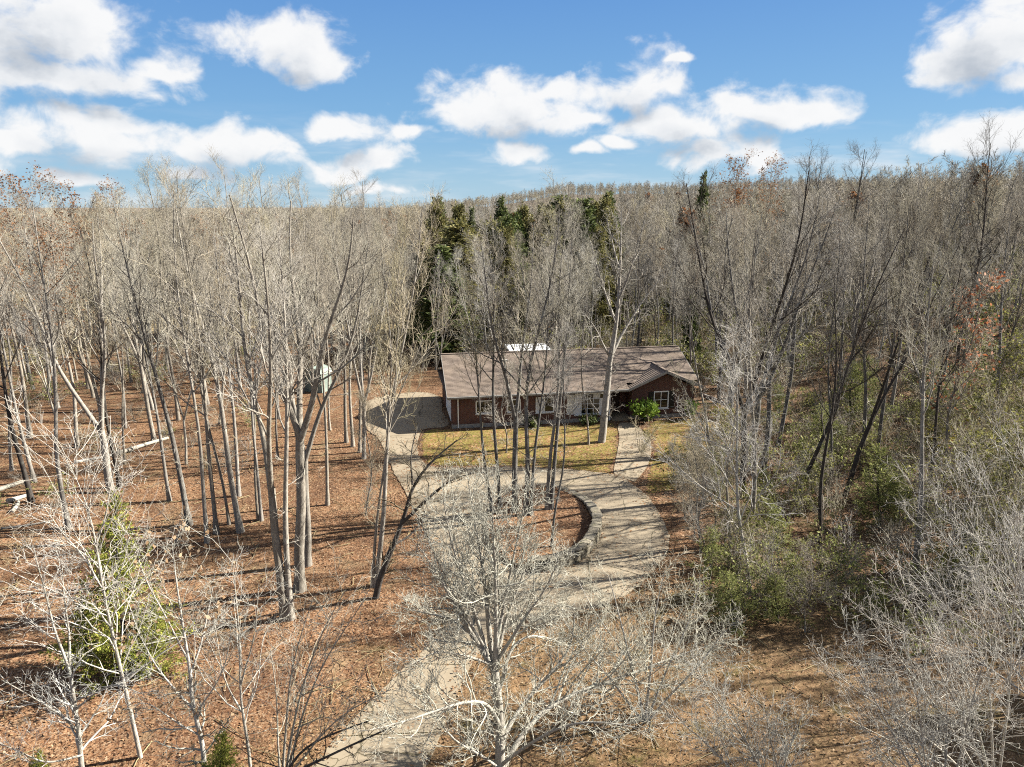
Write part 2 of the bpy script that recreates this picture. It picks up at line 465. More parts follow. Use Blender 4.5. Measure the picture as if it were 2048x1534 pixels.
def m_flat(name, c, rough=0.6, spec=0.3, var=0.12, scale=3.0, metal=0.0, k=None):
    m, t, b = mat(name, rough, spec, k); b.inputs['Metallic'].default_value = metal
    tc = t.new('ShaderNodeTexCoord').outputs['Object']
    n = t.noise(tc, scale, 5, 0.65)[0]
    lo = tuple(max(0, v * (1 - var * 1.6)) for v in c); hi = tuple(min(1, v * (1 + var)) for v in c)
    t.l.new(t.ramp(n, [(0.3, lo), (0.7, hi)]), b.inputs['Base Color'])
    return m


def m_brick():
    m, t, b = mat('red_brick', 0.9, 0.15)
    tc = t.new('ShaderNodeTexCoord').outputs['Object']
    sp = t.new('ShaderNodeSeparateXYZ'); t.l.new(tc, sp.inputs[0])
    cb = t.new('ShaderNodeCombineXYZ')
    t.l.new(t.math('ADD', sp.outputs[0], sp.outputs[1]), cb.inputs[0]); t.l.new(sp.outputs[2], cb.inputs[1])
    br = t.new('ShaderNodeTexBrick'); t.l.new(cb.outputs[0], br.inputs['Vector'])
    br.inputs['Scale'].default_value = 1.0; br.inputs['Brick Width'].default_value = 0.21; br.inputs['Row Height'].default_value = 0.075
    br.inputs['Mortar Size'].default_value = 0.008; br.inputs['Bias'].default_value = -0.1
    br.inputs['Color1'].default_value = (0.115, 0.042, 0.03, 1); br.inputs['Color2'].default_value = (0.065, 0.026, 0.02, 1)
    br.inputs['Mortar'].default_value = (0.16, 0.135, 0.11, 1)
    n = t.noise(tc, 1.1, 4)[0]
    col = t.mix(t.math('MULTIPLY', t.step(n, 0.5, 0.7), 0.35), br.outputs[0], (0.09, 0.045, 0.035))
    t.l.new(col, b.inputs['Base Color'])
    bp = t.new('ShaderNodeBump'); bp.inputs['Strength'].default_value = 0.6; bp.inputs['Distance'].default_value = 0.01; bp.invert = True
    t.l.new(br.outputs['Fac'], bp.inputs['Height']); t.l.new(bp.outputs[0], b.inputs['Normal'])
    return m


def m_shingle():
    m, t, b = mat('brown_shingle', 0.92, 0.15)
    tc = t.new('ShaderNodeTexCoord').outputs['Object']
    br = t.new('ShaderNodeTexBrick'); t.l.new(tc, br.inputs['Vector'])
    br.inputs['Brick Width'].default_value = 0.33; br.inputs['Row Height'].default_value = 0.15; br.inputs['Scale'].default_value = 1.0
    br.inputs['Mortar Size'].default_value = 0.006
    br.inputs['Color1'].default_value = (0.165, 0.132, 0.108, 1); br.inputs['Color2'].default_value = (0.10, 0.08, 0.066, 1)
    br.inputs['Mortar'].default_value = (0.06, 0.04, 0.033, 1)
    n = t.noise(tc, 0.7, 5, 0.65)[0]; n2 = t.noise(tc, 30, 3)[0]
    col = t.mix(t.step(n, 0.35, 0.7), br.outputs[0], t.mix(0.5, br.outputs[0], (0.44, 0.345, 0.26)))
    col = t.mix(t.math('MULTIPLY', t.step(n2, 0.6, 0.7), 0.4), col, (0.36, 0.25, 0.15))
    t.l.new(col, b.inputs['Base Color'])
    return m


M = {}
M['ground'] = m_ground(); M['lawn'] = m_lawn(); M['concrete'] = m_concrete()
M['bark'] = m_bark('grey_bark', (0.23, 0.20, 0.165), (0.58, 0.53, 0.45), (0.62, 0.585, 0.50))
M['bark_shade'] = m_bark('shade_toned_bark', (0.10, 0.09, 0.08), (0.34, 0.32, 0.29), (0.42, 0.42, 0.38))  # darker copy of the grey bark, with the trunks' shaded side put into the colour
M['bark_pale'] = m_bark('pale_bark', (0.36, 0.33, 0.28), (0.78, 0.73, 0.64), (0.66, 0.68, 0.58))
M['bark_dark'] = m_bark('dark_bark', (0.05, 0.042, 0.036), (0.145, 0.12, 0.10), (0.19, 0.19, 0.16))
M['twig'] = m_twig('grey_twig', (0.60, 0.54, 0.445), 0.45)
M['twig_pale'] = m_twig('pale_twig', (0.70, 0.655, 0.575), 0.35, 0.4)
M['twig_dark'] = m_twig('dark_twig', (0.15, 0.125, 0.10))
M['twig_brush'] = m_twig('brush_twig', (0.48, 0.40, 0.30), 0.5)
M['far_twig'] = m_twig('far_twig', (0.50, 0.45, 0.37), 0.4)
M['leaf_rust'] = m_leaf('rust_leaf', [(0.1, (0.16, 0.065, 0.025)), (0.5, (0.36, 0.155, 0.06)), (0.9, (0.52, 0.28, 0.13))])
M['leaf_orange'] = m_leaf('orange_leaf', [(0.1, (0.40, 0.12, 0.05)), (0.5, (0.62, 0.24, 0.11)), (0.9, (0.75, 0.42, 0.25))])
M['leaf_tan'] = m_leaf('tan_leaf', [(0.1, (0.34, 0.20, 0.10)), (0.5, (0.56, 0.38, 0.22)), (0.9, (0.68, 0.52, 0.35))])
M['leaf_yellow'] = m_leaf('yellow_leaf', [(0.1, (0.30, 0.26, 0.03)), (0.5, (0.55, 0.46, 0.05)), (0.9, (0.66, 0.58, 0.14))])
M['leaf_olive'] = m_leaf('olive_leaf', [(0.1, (0.12, 0.125, 0.03)), (0.5, (0.32, 0.32, 0.085)), (0.9, (0.56, 0.52, 0.18))], 0.4)
M['straw'] = m_leaf('dry_grass_blade', [(0.1, (0.20, 0.15, 0.06)), (0.5, (0.46, 0.35, 0.17)), (0.9, (0.68, 0.55, 0.32))], 0.3)
M['moss_blade'] = m_leaf('mossy_grass_blade', [(0.1, (0.10, 0.10, 0.02)), (0.5, (0.32, 0.28, 0.06)), (0.9, (0.56, 0.46, 0.16))], 0.3)
M['litter'] = m_leaf('fallen_leaf', [(0.1, (0.11, 0.055, 0.028)), (0.4, (0.30, 0.16, 0.08)), (0.7, (0.48, 0.30, 0.16)), (0.95, (0.66, 0.50, 0.34))], 0.1)
M['juniper'] = m_leaf('juniper_green', [(0.1, (0.129, 0.168, 0.027)), (0.5, (0.388, 0.432, 0.065)), (0.9, (0.775, 0.745, 0.161))], 0.3)
M['cedar'] = m_leaf('cedar_green', [(0.1, (0.045, 0.075, 0.025)), (0.5, (0.138, 0.184, 0.049)), (0.9, (0.287, 0.319, 0.093))], 0.25)
M['cedar_olive'] = m_leaf('cedar_olive', [(0.1, (0.114, 0.120, 0.038)), (0.5, (0.292, 0.277, 0.089)), (0.9, (0.532, 0.458, 0.190))], 0.25)
M['pine'] = m_leaf('pine_green', [(0.1, (0.14, 0.165, 0.045)), (0.5, (0.36, 0.39, 0.115)), (0.9, (0.62, 0.63, 0.24))], 0.4)
#m_leaf('pine_green', [(0.1, (0.085, 0.128, 0.034)), (0.5, (0.221, 0.289, 0.085)), (0.9, (0.408, 0.476, 0.170))], 0.35)
M['laurel'] = m_leaf('laurel_green', [(0.1, (0.075, 0.150, 0.018)), (0.5, (0.240, 0.390, 0.045)), (0.9, (0.495, 0.630, 0.120))], 0.35)
M['brick'] = m_brick(); M['shingle'] = m_shingle()
M['white'] = m_flat('white_paint', (0.72, 0.72, 0.70), 0.5, 0.4, 0.1, k=1.0)
M['offwhite'] = m_flat('weathered_white', (0.62, 0.61, 0.57), 0.6, 0.3, 0.15, k=0.9)
M['trim'] = m_flat('grey_trim', (0.50, 0.48, 0.44), 0.6, 0.3, 0.15)
M['black'] = m_flat('black_shutter', (0.018, 0.018, 0.02), 0.5, 0.4)
M['glass'] = m_flat('window_glass', (0.012, 0.014, 0.016), 0.06, 0.6, 0.05)
M['curtain'] = m_flat('white_curtain', (0.66, 0.65, 0.62), 0.9, 0.1, k=1.0)
M['door'] = m_flat('dark_door', (0.06, 0.028, 0.02), 0.5, 0.3)
M['metal'] = m_flat('grey_metal', (0.36, 0.37, 0.38), 0.4, 0.5, 0.15, 4.0, 0.6)
M['green'] = m_flat('pale_green_paint', (0.33, 0.40, 0.345), 0.6, 0.3, 0.18, 1.5)
M['joint'] = m_flat('joint_dirt', (0.085, 0.07, 0.03), 0.95, 0.05, 0.3, 9.0)
M['stone'] = None


def m_stone():
    m, t, b = mat('field_stone', 0.9, 0.2)
    tc = t.new('ShaderNodeTexCoord').outputs['Object']
    rnd = t.new('ShaderNodeObjectInfo').outputs['Random']
    n = t.noise(tc, 5.0, 5, 0.65)[0]
    c1 = t.ramp(rnd, [(0.0, (0.16, 0.14, 0.11)), (0.35, (0.30, 0.26, 0.19)), (0.7, (0.42, 0.37, 0.27)), (1.0, (0.24, 0.22, 0.19))])
    col = t.mix(t.step(n, 0.4, 0.7), c1, t.mix(0.55, c1, (0.44, 0.40, 0.31)))
    col = t.mix(t.math('MULTIPLY', t.step(t.noise(tc, 2.0, 4)[0], 0.55, 0.68), 0.55), col, (0.15, 0.15, 0.055))
    t.l.new(col, b.inputs['Base Color'])
    bp = t.new('ShaderNodeBump'); bp.inputs['Strength'].default_value = 0.7; bp.inputs['Distance'].default_value = 0.03
    t.l.new(n, bp.inputs['Height']); t.l.new(bp.outputs[0], b.inputs['Normal'])
    return m


M['stone'] = m_stone()

# ---------------------------------------------------------------- ground and paving
def axis(lo, hi, n0, n1, step):
    core = list(np.arange(n0, n1 + 0.1, step)); out = core[:]
    s = step; v = core[-1]
    while v < hi: s *= 1.16; v += s; out.append(v)
    s = step; v = core[0]
    while v > lo: s *= 1.16; v -= s; out.insert(0, v)
    return np.array(out)


gx = axis(-3500, 3500, -70, 70, 2.0); gy = axis(-150, 5000, -4, 130, 2.0)
GX, GY = np.meshgrid(gx, gy)
GZ = hgt(GX, GY)
nx, ny = len(gx), len(gy)
idx = np.arange(nx * ny).reshape(ny, nx)
quads = np.stack([idx[:-1, :-1], idx[:-1, 1:], idx[1:, 1:], idx[1:, :-1]], -1).reshape(-1, 4)
ground = link('ground', mesh_np('ground', np.stack([GX, GY, GZ], -1).reshape(-1, 3), quads, M['ground'], smooth=True))
tag(ground, 'woodland floor covered in orange and brown fallen leaves', kind='structure')

drive_out = [(-9.6, 13.5), (-6.4, 18.8), (-4.9, 22.2), (-3.3, 25.3), (-2.55, 27.6), (-2.7, 29.3), (-3.5, 31.9), (-4.7, 35.8), (-6.2, 40.2), (-7.9, 44.9), (-8.9, 48.0),
             (-9.9, 51.1), (-12.2, 55.5), (-13.0, 59.5), (-12.6, 62.8), (-9.2, 65.2), (-6.75, 63.8), (-5.9, 58.8), (-5.05, 54.6),
             (-6.9, 53.7), (-6.95, 50.2), (-6.3, 47.0), (-5.0, 45.3), (-0.8, 45.35), (3.4, 45.0), (6.6, 43.9), (7.5, 42.4), (8.2, 39.9), (8.35, 35.9), (7.6, 32.7), (4.9, 28.9),
             (1.6, 27.0), (-0.7, 25.7), (-1.6, 23.9), (-2.2, 21.2), (-2.9, 18.2), (-5.2, 12.5)]
island = [(2.9, 41.15), (4.15, 39.3), (4.62, 36.4), (4.05, 33.9), (3.05, 32.2), (1.9, 31.45), (0.3, 31.6), (-0.85, 33.2), (-1.35, 36.0), (-0.9, 39.2), (0.8, 41.4)]
drive_s = fray(spline(drive_out, 4), 0.035, 1); island_s = spline(island, 7)
drive = tag(sheet('driveway', drive_s, 0.045, 0.09, M['concrete'], island_s[::-1]), 'old concrete driveway looping round a raised leaf bed', kind='structure')
bed = tag(sheet('planting_bed', island_s, 0.26, 0.3, M['ground']), 'round raised bed of brown leaves inside the driveway loop', kind='structure')

walk_l = spline([(6.75, 43.75), (6.7, 44.6), (7.3, 47.6), (8.05, 51.4), (8.35, 54.3), (8.7, 55.35)], 6, False)
walk_r = spline([(7.75, 42.7), (8.2, 43.6), (9.3, 46.2), (10.2, 50.1), (10.15, 52.6), (9.9, 55.55)], 6, False)
lawn_o = [(-6.6, 53.5), (-6.6, 50.0), (-6.0, 47.0), (-4.7, 45.6), (-0.8, 45.6), (3.3, 45.25), (6.3, 44.3), (6.55, 45.2), (7.15, 47.8), (7.9, 51.4), (8.2, 54.5), (7.6, 55.4), (2.0, 54.5), (-4.0, 53.5)]
lawn = tag(sheet('lawn', fray(spline(lawn_o, 5), 0.16, 2), 0.012, 0.03, M['lawn']), 'yellow green mossy lawn strewn with leaves in front of the house', kind='structure')
side_lawn = [(10.6, 54.9), (10.5, 51.0), (10.1, 47.8), (8.7, 43.4), (8.4, 41.2), (9.6, 41.5), (12.0, 46.0), (15.0, 51.0), (17.5, 55.4), (14.5, 56.4)]
lawn2 = tag(sheet('lawn', fray(spline(side_lawn, 5), 0.22, 3), 0.010, 0.03, M['lawn']), 'mossy strip right of the curved walkway', kind='structure')

walk = bpy.data.objects.new('walkway', None); C.objects.link(walk)
tag(walk, 'curved concrete walkway of slabs to the front door', kind='structure')
nsl = 10; NL = len(walk_l) - 1
for k in range(nsl):
    a, bb = k / nsl * NL, (k + 1) / nsl * NL
    def at(P, q):
        i = min(int(q), len(P) - 2); w_ = q - i; return P[i] * (1 - w_) + P[i + 1] * w_
    gap = 0.02
    ts = np.linspace(a + gap, bb - gap, 4)
    poly = [at(walk_r, q) for q in ts] + [at(walk_l, q) for q in ts[::-1]]
    MB().prism(poly, -0.05, 0.05 + 0.008 * math.sin(k * 2.1)).build('slab', M['concrete'], walk)
# expansion joints of the drive, filled with dirt and moss
for pts in ([(4.7, 36.4), (8.3, 36.2)], [(3.4, 32.6), (6.4, 30.6)], [(2.9, 41.3), (4.9, 44.4)], [(-1.4, 36.5), (-4.9, 36.5)], [(0.4, 41.6), (-0.6, 45.2)],
            [(-0.6, 33.0), (-3.3, 31.2)], [(-0.8, 39.6), (-6.6, 41.2)], [(-6.6, 46.6), (-8.5, 46.9)], [(-1.7, 24.0), (-4.1, 24.1)], [(1.3, 31.4), (0.4, 26.6)], [(-9.8, 52.0), (-6.8, 52.0)], [(-2.5, 20.4), (-5.8, 20.2)]):
    MB().bar((*pts[0], 0.0445), (*pts[1], 0.0445), 0.035, 0.008).build('expansion_joint', M['joint'], drive)

# dry grass clearings that show through the far trunks
def patch(name, label, cx, cy, rx, ry, seed, m):
    rg = np.random.default_rng(seed); n = 48; V = [(cx, cy, H1(cx, cy) + 0.05)]; F = []
    rings = 7
    ph = rg.uniform(0, 6.28, 3)
    for j in range(1, rings + 1):
        for i in range(n):
            a = 2 * math.pi * i / n; w_ = 1 + 0.16 * math.sin(3 * a + ph[0]) + 0.1 * math.sin(7 * a + ph[1])
            x = cx + rx * j / rings * w_ * math.cos(a); y = cy + ry * j / rings * w_ * math.sin(a)
            V.append((x, y, H1(x, y) + (0.09 if j < rings else -0.2)))
    for i in range(n): F.append((0, 1 + i, 1 + (i + 1) % n))
    for j in range(rings - 1):
        for i in range(n):
            a = 1 + j * n; F.append((a + i, a + n + i, a + n + (i + 1) % n, a + (i + 1) % n))
    me = bpy.data.meshes.new(name); me.from_pydata(V, [], F); me.materials.append(m); me.update()
    return tag(link(name, me), label, kind='structure')


M['dry'] = m_flat('dry_grass', (0.46, 0.36, 0.20), 0.95, 0.05, 0.3, 0.8)
patch('clearing', 'pale dry grass clearing seen beyond the trunks', -47, 104, 15, 8, 3, M['dry'])
patch('clearing', 'pale dry grass clearing far behind the garage', -13, 103, 14, 5, 4, M['dry'])
patch('clearing', 'pale dry grass clearing at the edge of the woods', -62, 82, 11, 9, 5, M['dry'])
patch('clearing', 'bare leaf covered opening behind the house', 15, 92, 9, 5, 6, M['dry'])

# ---------------------------------------------------------------- house
HO = Vector((-4.67, 54.0, 0)); HR = R(10)
house = thing('brick_house', 'low red brick ranch house with a long brown shingle roof among bare trees', 'house', HO, HR)
HL, HD = 20.0, 9.6
EZ, RZ = 2.55, 4.85; OV = 0.5; SL = (RZ - EZ) / (HD / 2 + OV)


def wall_front(mb, x0, x1, y, z1, openings, th=0.22):
    xs = sorted(openings)
    cx = x0
    for (a, b_, za, zb) in xs:
        mb.box(cx, a, y, y + th, 0, z1)
        if za > 0: mb.box(a, b_, y, y + th, 0, za)
        if zb < z1: mb.box(a, b_, y, y + th, zb, z1)
        cx = b_
    mb.box(cx, x1, y, y + th, 0, z1)


WIN = [(1.9, 3.3, 1.15, 2.1), (4.4, 5.4, 1.15, 2.1), (6.7, 8.1, 1.0, 2.15), (9.9, 12.45, 0.65, 2.3)]
WWIN = (16.55, 17.75, 0.85, 2.2)
w = MB()
wall_front(w, 0, 12.9, 0, 2.5, WIN)
w.box(12.68, 12.9, 0.22, 1.6, 0, 2.5)                                   # porch cheeks
wall_front(w, 12.9, 14.65, 1.6, 2.5, [(13.2, 14.15, 0.18, 2.25)])
w.box(14.65, 14.87, 0.22, 1.6, 0, 2.5)
wall_front(w, 14.65, 20.0, 0, 2.5, [WWIN])
w.box(0.22, 19.78, HD - 0.22, HD, 0, 2.5)
w.box(19.78, 20, 0.22, HD, 0, 2.5)
GD = (1.1, 6.3)                                                        # garage door on the left end
w.box(0, 0.22, 0.22, GD[0], 0, 2.5); w.box(0, 0.22, GD[1], HD, 0, 2.5); w.box(0, 0.22, GD[0], GD[1], 2.25, 2.5)
for x in (0.0, 19.78):                                                 # gable ends
    zt = RZ - 0.12
    yl = 0.05; yr = HD - 0.05
    w.add([(x, yl, 2.5), (x, yr, 2.5), (x, HD / 2, zt), (x + 0.22, yl, 2.5), (x + 0.22, yr, 2.5), (x + 0.22, HD / 2, zt)],
          [(0, 2, 1), (3, 4, 5), (0, 1, 4, 3), (1, 2, 5, 4), (2, 0, 3, 5)])
GX0, GX1 = 14.65, 20.0; GXC = (GX0 + GX1) / 2; GAZ = EZ + SL * ((GX1 - GX0) / 2 + 0.45)
w.add([(GX0 + 0.02, 0.0, 2.5), (GX1 - 0.02, 0.0, 2.5), (GXC, 0.0, GAZ - 0.15), (GX0 + 0.02, 0.22, 2.5), (GX1 - 0.02, 0.22, 2.5), (GXC, 0.22, GAZ - 0.15)],
      [(0, 1, 2), (3, 5, 4), (0, 3, 4, 1), (1, 4, 5, 2), (2, 5, 3, 0)])
w.build('wall', M['brick'], house)
MB().box(-0.04, 12.94, -0.04, 0.2, -0.3, 0.3).box(14.61, 20.04, -0.04, 0.2, -0.3, 0.3).build('foundation', M['trim'], house)
MB().box(12.95, 14.6, -0.3, 1.6, 0.0, 0.18).build('porch_step', M['concrete'], house)
fl = MB().box(0.3, 19.7, 0.3, 9.3, 0.02, 0.05).build('floor_slab', M['door'], house)


def courses(mb, p0, along, up, n_, width, rows, depth=0.022):
    """overlapping shingle courses as shallow steps; p0 lower corner, along/up unit vectors, n_ normal"""
    p0, along, up, n_ = map(Vector, (p0, along, up, n_)); dl = width[1]; ru = dl / rows
    for r_ in range(rows):
        a = p0 + up * (ru * r_) + n_ * depth; b_ = p0 + up * (ru * (r_ + 1)) + n_ * 0.002
        e = along * width[0]
        low = p0 + up * (ru * r_)
        mb.add([a, a + e, b_ + e, b_, low, low + e], [(0, 1, 2, 3), (4, 5, 1, 0)])


rf = MB()
slen = math.hypot(HD / 2 + OV, RZ - EZ); cy_, sz_ = (HD / 2 + OV) / slen, (RZ - EZ) / slen
X0, X1 = -0.4, HL + 0.4
WX = GX0 - 0.45; y2 = 0.25; z2 = EZ + 0.14 + SL * (y2 + OV)
courses(rf, (X0, -OV, EZ + 0.14), (1, 0, 0), (0, cy_, sz_), (0, -sz_, cy_), (WX - X0, slen), 36)
courses(rf, (WX, y2, z2), (1, 0, 0), (0, cy_, sz_), (0, -sz_, cy_), (X1 - WX, slen - (y2 + OV) / cy_), 31)
courses(rf, (X1, HD + OV, EZ + 0.14), (-1, 0, 0), (0, -cy_, sz_), (0, sz_, cy_), (X1 - X0, slen), 36)
rf.box(X0, WX, -OV + 0.02, 0.3, EZ - 0.06, EZ - 0.03); rf.box(X0, X1, 0.3, HD + OV - 0.02, EZ - 0.06, EZ - 0.03)       # soffit
wl = math.hypot((GX1 - GX0) / 2 + 0.45, GAZ - EZ); cx_, sw_ = ((GX1 - GX0) / 2 + 0.45) / wl, (GAZ - EZ) / wl
yb = 2.9
courses(rf, (GX0 - 0.45, yb, EZ + 0.15), (0, -1, 0), (cx_, 0, sw_), (-sw_, 0, cx_), (yb + 0.55, wl), 20)
courses(rf, (GX1 + 0.45, -0.55, EZ + 0.15), (0, 1, 0), (-cx_, 0, sw_), (sw_, 0, cx_), (yb + 0.55, wl), 20)
roof = rf.build('roof', M['shingle'], house)
MB().bar((X0, HD / 2, RZ + 0.165), (X1, HD / 2, RZ + 0.165), 0.24, 0.04).bar((GXC, -0.55, GAZ + 0.185), (GXC, yb, GAZ + 0.185), 0.22, 0.04).build('ridge_cap', M['shingle'], roof)
MB().cyl(6.6, 2.4, 3.6, 4.45, 0.06).cyl(6.6, 2.4, 4.45, 4.5, 0.09).build('vent_pipe', M['black'], roof)
MB().cyl(9.4, 6.2, 4.0, 5.1, 0.05).build('vent_pipe', M['metal'], roof)
MB().box(4.6, 5.0, 3.5, 3.9, 4.2, 4.58).build('roof_vent', M['trim'], roof)
fa = MB()
fa.box(X0, GX0 - 0.5, -OV - 0.03, -OV, EZ - 0.06, EZ + 0.135)
fa.bar((X0 - 0.015, -OV, EZ + 0.06), (X0 - 0.015, HD / 2, RZ + 0.06), 0.03, 0.18)
fa.bar((X0 - 0.015, HD + OV, EZ + 0.06), (X0 - 0.015, HD / 2, RZ + 0.06), 0.03, 0.18)
fa.bar((X1 + 0.015, 0.3, EZ + 0.06 + SL * 0.8), (X1 + 0.015, HD / 2, RZ + 0.06), 0.03, 0.18)
fa.build('fascia', M['trim'], house)
MB().bar((GX0 - 0.5, -0.57, EZ + 0.04), (GXC, -0.57, GAZ + 0.06), 0.04, 0.2).bar((GX1 + 0.5, -0.57, EZ + 0.04), (GXC, -0.57, GAZ + 0.06), 0.04, 0.2).build('rake_board', M['trim'], house)
MB().box(X0, GX0 - 0.5, -OV - 0.13, -OV - 0.03, EZ + 0.01, EZ + 0.12).build('gutter', M['trim'], house)
MB().box(0.42, 0.5, -0.13, -0.05, 0.05, EZ).build('downspout', M['white'], house)
MB().box(12.72, 12.8, -0.13, -0.05, 0.05, EZ).build('downspout', M['white'], house)


def window(x0, x1, z0, z1, nx_, nz_, y=0.0, curtain=(), sill=True):
    o = MB()
    t_ = 0.07
    o.box(x0 - 0.04, x1 + 0.04, y - 0.03, y + 0.06, z1 - 0.02, z1 + t_).box(x0 - 0.04, x1 + 0.04, y - 0.03, y + 0.06, z0 - t_, z0 + 0.02)
    o.box(x0 - 0.05, x0 + 0.03, y - 0.032, y + 0.061, z0 + 0.02, z1 - 0.02).box(x1 - 0.03, x1 + 0.05, y - 0.032, y + 0.061, z0 + 0.02, z1 - 0.02)
    fr = o.build('window', M['white'], house)
    ux = (x1 - x0) / nx_; uz = (z1 - z0) / nz_
    mu = MB()
    for i in range(1, nx_): mu.box(x0 + i * ux - 0.022, x0 + i * ux + 0.022, y + 0.02, y + 0.05, z0 + 0.02, z1 - 0.02)
    for j in range(1, nz_): mu.box(x0 + 0.03, x1 - 0.03, y + 0.022, y + 0.048, z0 + j * uz - 0.018, z0 + j * uz + 0.018)
    if mu.v: mu.build('muntin', M['white'], fr)
    for i in range(nx_):
        for j in range(nz_):
            c = M['curtain'] if (i, j) in curtain else M['glass']
            MB().box(x0 + i * ux + 0.018, x0 + (i + 1) * ux - 0.018, y + 0.06, y + 0.075, z0 + j * uz + 0.014, z0 + (j + 1) * uz - 0.014).build('pane', c, fr)
    if sill: MB().box(x0 - 0.1, x1 + 0.1, y - 0.1, y - 0.031, z0 - 0.12, z0 - 0.06).build('sill', M['offwhite'], fr)
    return fr


window(*WIN[0], 2, 1); window(*WIN[1], 1, 2); window(*WIN[2], 2, 1, curtain={(0, 0)})
window(*WIN[3], 5, 4, curtain={(4, 0), (4, 1), (4, 2), (3, 3), (0, 0), (0, 1), (0, 2), (0, 3)})
window(*WWIN, 2, 2)
for xa in (16.05, 17.83):
    sh = MB()
    sh.box(xa, xa + 0.42, -0.045, 0.0 - 0.003, 0.8, 2.25)
    for k in range(12): sh.box(xa + 0.05, xa + 0.37, -0.06, -0.045, 0.88 + k * 0.11, 0.95 + k * 0.11)
    sh.build('shutter', M['black'], house)
MB().box(9.2, 9.84, -0.03, -0.003, 0.65, 2.3).build('shutter', M['offwhite'], house)
dr = MB().box(13.22, 14.13, 1.66, 1.71, 0.2, 2.23).build('front_door', M['door'], house)
MB().cyl(14.0, 1.62, 1.1, 1.16, 0.03).build('door_handle', M['metal'], dr)
gd = MB()
gd.box(0.06, 0.12, GD[0], GD[1], 0.03, 2.25); gdo = gd.build('garage_door', M['white'], house)
for i in range(4):
    for j in range(4):
        a = GD[0] + 0.08 + j * (GD[1] - GD[0] - 0.08) / 4; z = 0.08 + i * 0.55
        MB().box(0.035, 0.06, a, a + (GD[1] - GD[0] - 0.4) / 4, z, z + 0.46).build('panel', M['white'], gdo)
# white patio roof on the back
MB().box(7.0, 11.2, HD + 2.8, HD + 7.8, 3.05, 3.2).build('patio_roof', M['white'], house)
for x in (7.2, 11.0):
    for y_ in (HD + 3.0, HD + 7.5): MB().box(x - 0.06, x + 0.06, y_, y_ + 0.12, 0, 3.05).build('patio_post', M['white'], house)

# pale green shed in the left woods
sh = thing('garden_shed', 'small pale green metal shed under the trees left of the driveway', 'shed', (-18.3, 66.0, 0), R(-20))
MB().box(-0.95, 0.95, -0.8, 0.8, 0.0, 1.75).build('wall', M['green'], sh)
rfm = MB()
prof = [(-1.05, 1.72), (-0.78, 2.15), (0, 2.4), (0.78, 2.15), (1.05, 1.72)]
vs = [(x, y, z) for y in (-0.9, 0.9) for x, z in prof] ; n5 = 5
rfm.add(vs, [(i, i + 1, n5 + i + 1, n5 + i) for i in range(4)] + [(4, 3, 2, 1, 0), (5, 6, 7, 8, 9), (0, 5, 9, 4)])
rfm.build('roof', M['green'], sh)
ds = MB().box(-0.45, 0.0, -0.83, -0.803, 0.05, 1.65).box(0.02, 0.47, -0.83, -0.803, 0.05, 1.65).build('door', M['green'], sh)
MB().box(-0.06, -0.03, -0.86, -0.831, 0.8, 1.0).build('handle', M['metal'], ds)

# ---------------------------------------------------------------- stone wall of the island
def stone_mesh(seed):
    rg = np.random.default_rng(seed); bm = bmesh.new()
    bmesh.ops.create_cube(bm, size=1.0)
    bmesh.ops.bevel(bm, geom=bm.edges[:], offset=0.13, segments=1, affect='EDGES')
    for v in bm.verts: v.co += Vector(rg.normal(0, 0.045, 3))
    me = bpy.data.meshes.new('stone'); bm.to_mesh(me); bm.free(); me.materials.append(M['stone'])
    return me


SM = [stone_mesh(i) for i in range(8)]
swall = thing('stone_wall', 'low curved wall of rough field stones edging the raised leaf bed', 'stone wall', (3.0, 36.4, 0))
arc = spline([(2.6, 41.5), (3.3, 40.75), (4.15, 39.4), (4.62, 36.4), (4.05, 33.9), (3.1, 32.3), (1.9, 31.45), (1.1, 31.3)], 14, False)
arc = np.array(arc); seg = np.r_[0, np.cumsum(np.hypot(*np.diff(arc, axis=0).T))]; LEN = seg[-1]


def arc_at(s):
    x = np.interp(s, seg, arc[:, 0]); y = np.interp(s, seg, arc[:, 1])
    x2 = np.interp(min(s + 0.1, LEN), seg, arc[:, 0]); y2 = np.interp(min(s + 0.1, LEN), seg, arc[:, 1])
    x1 = np.interp(max(s - 0.1, 0), seg, arc[:, 0]); y1 = np.interp(max(s - 0.1, 0), seg, arc[:, 1])
    return x, y, math.atan2(y2 - y1, x2 - x1)


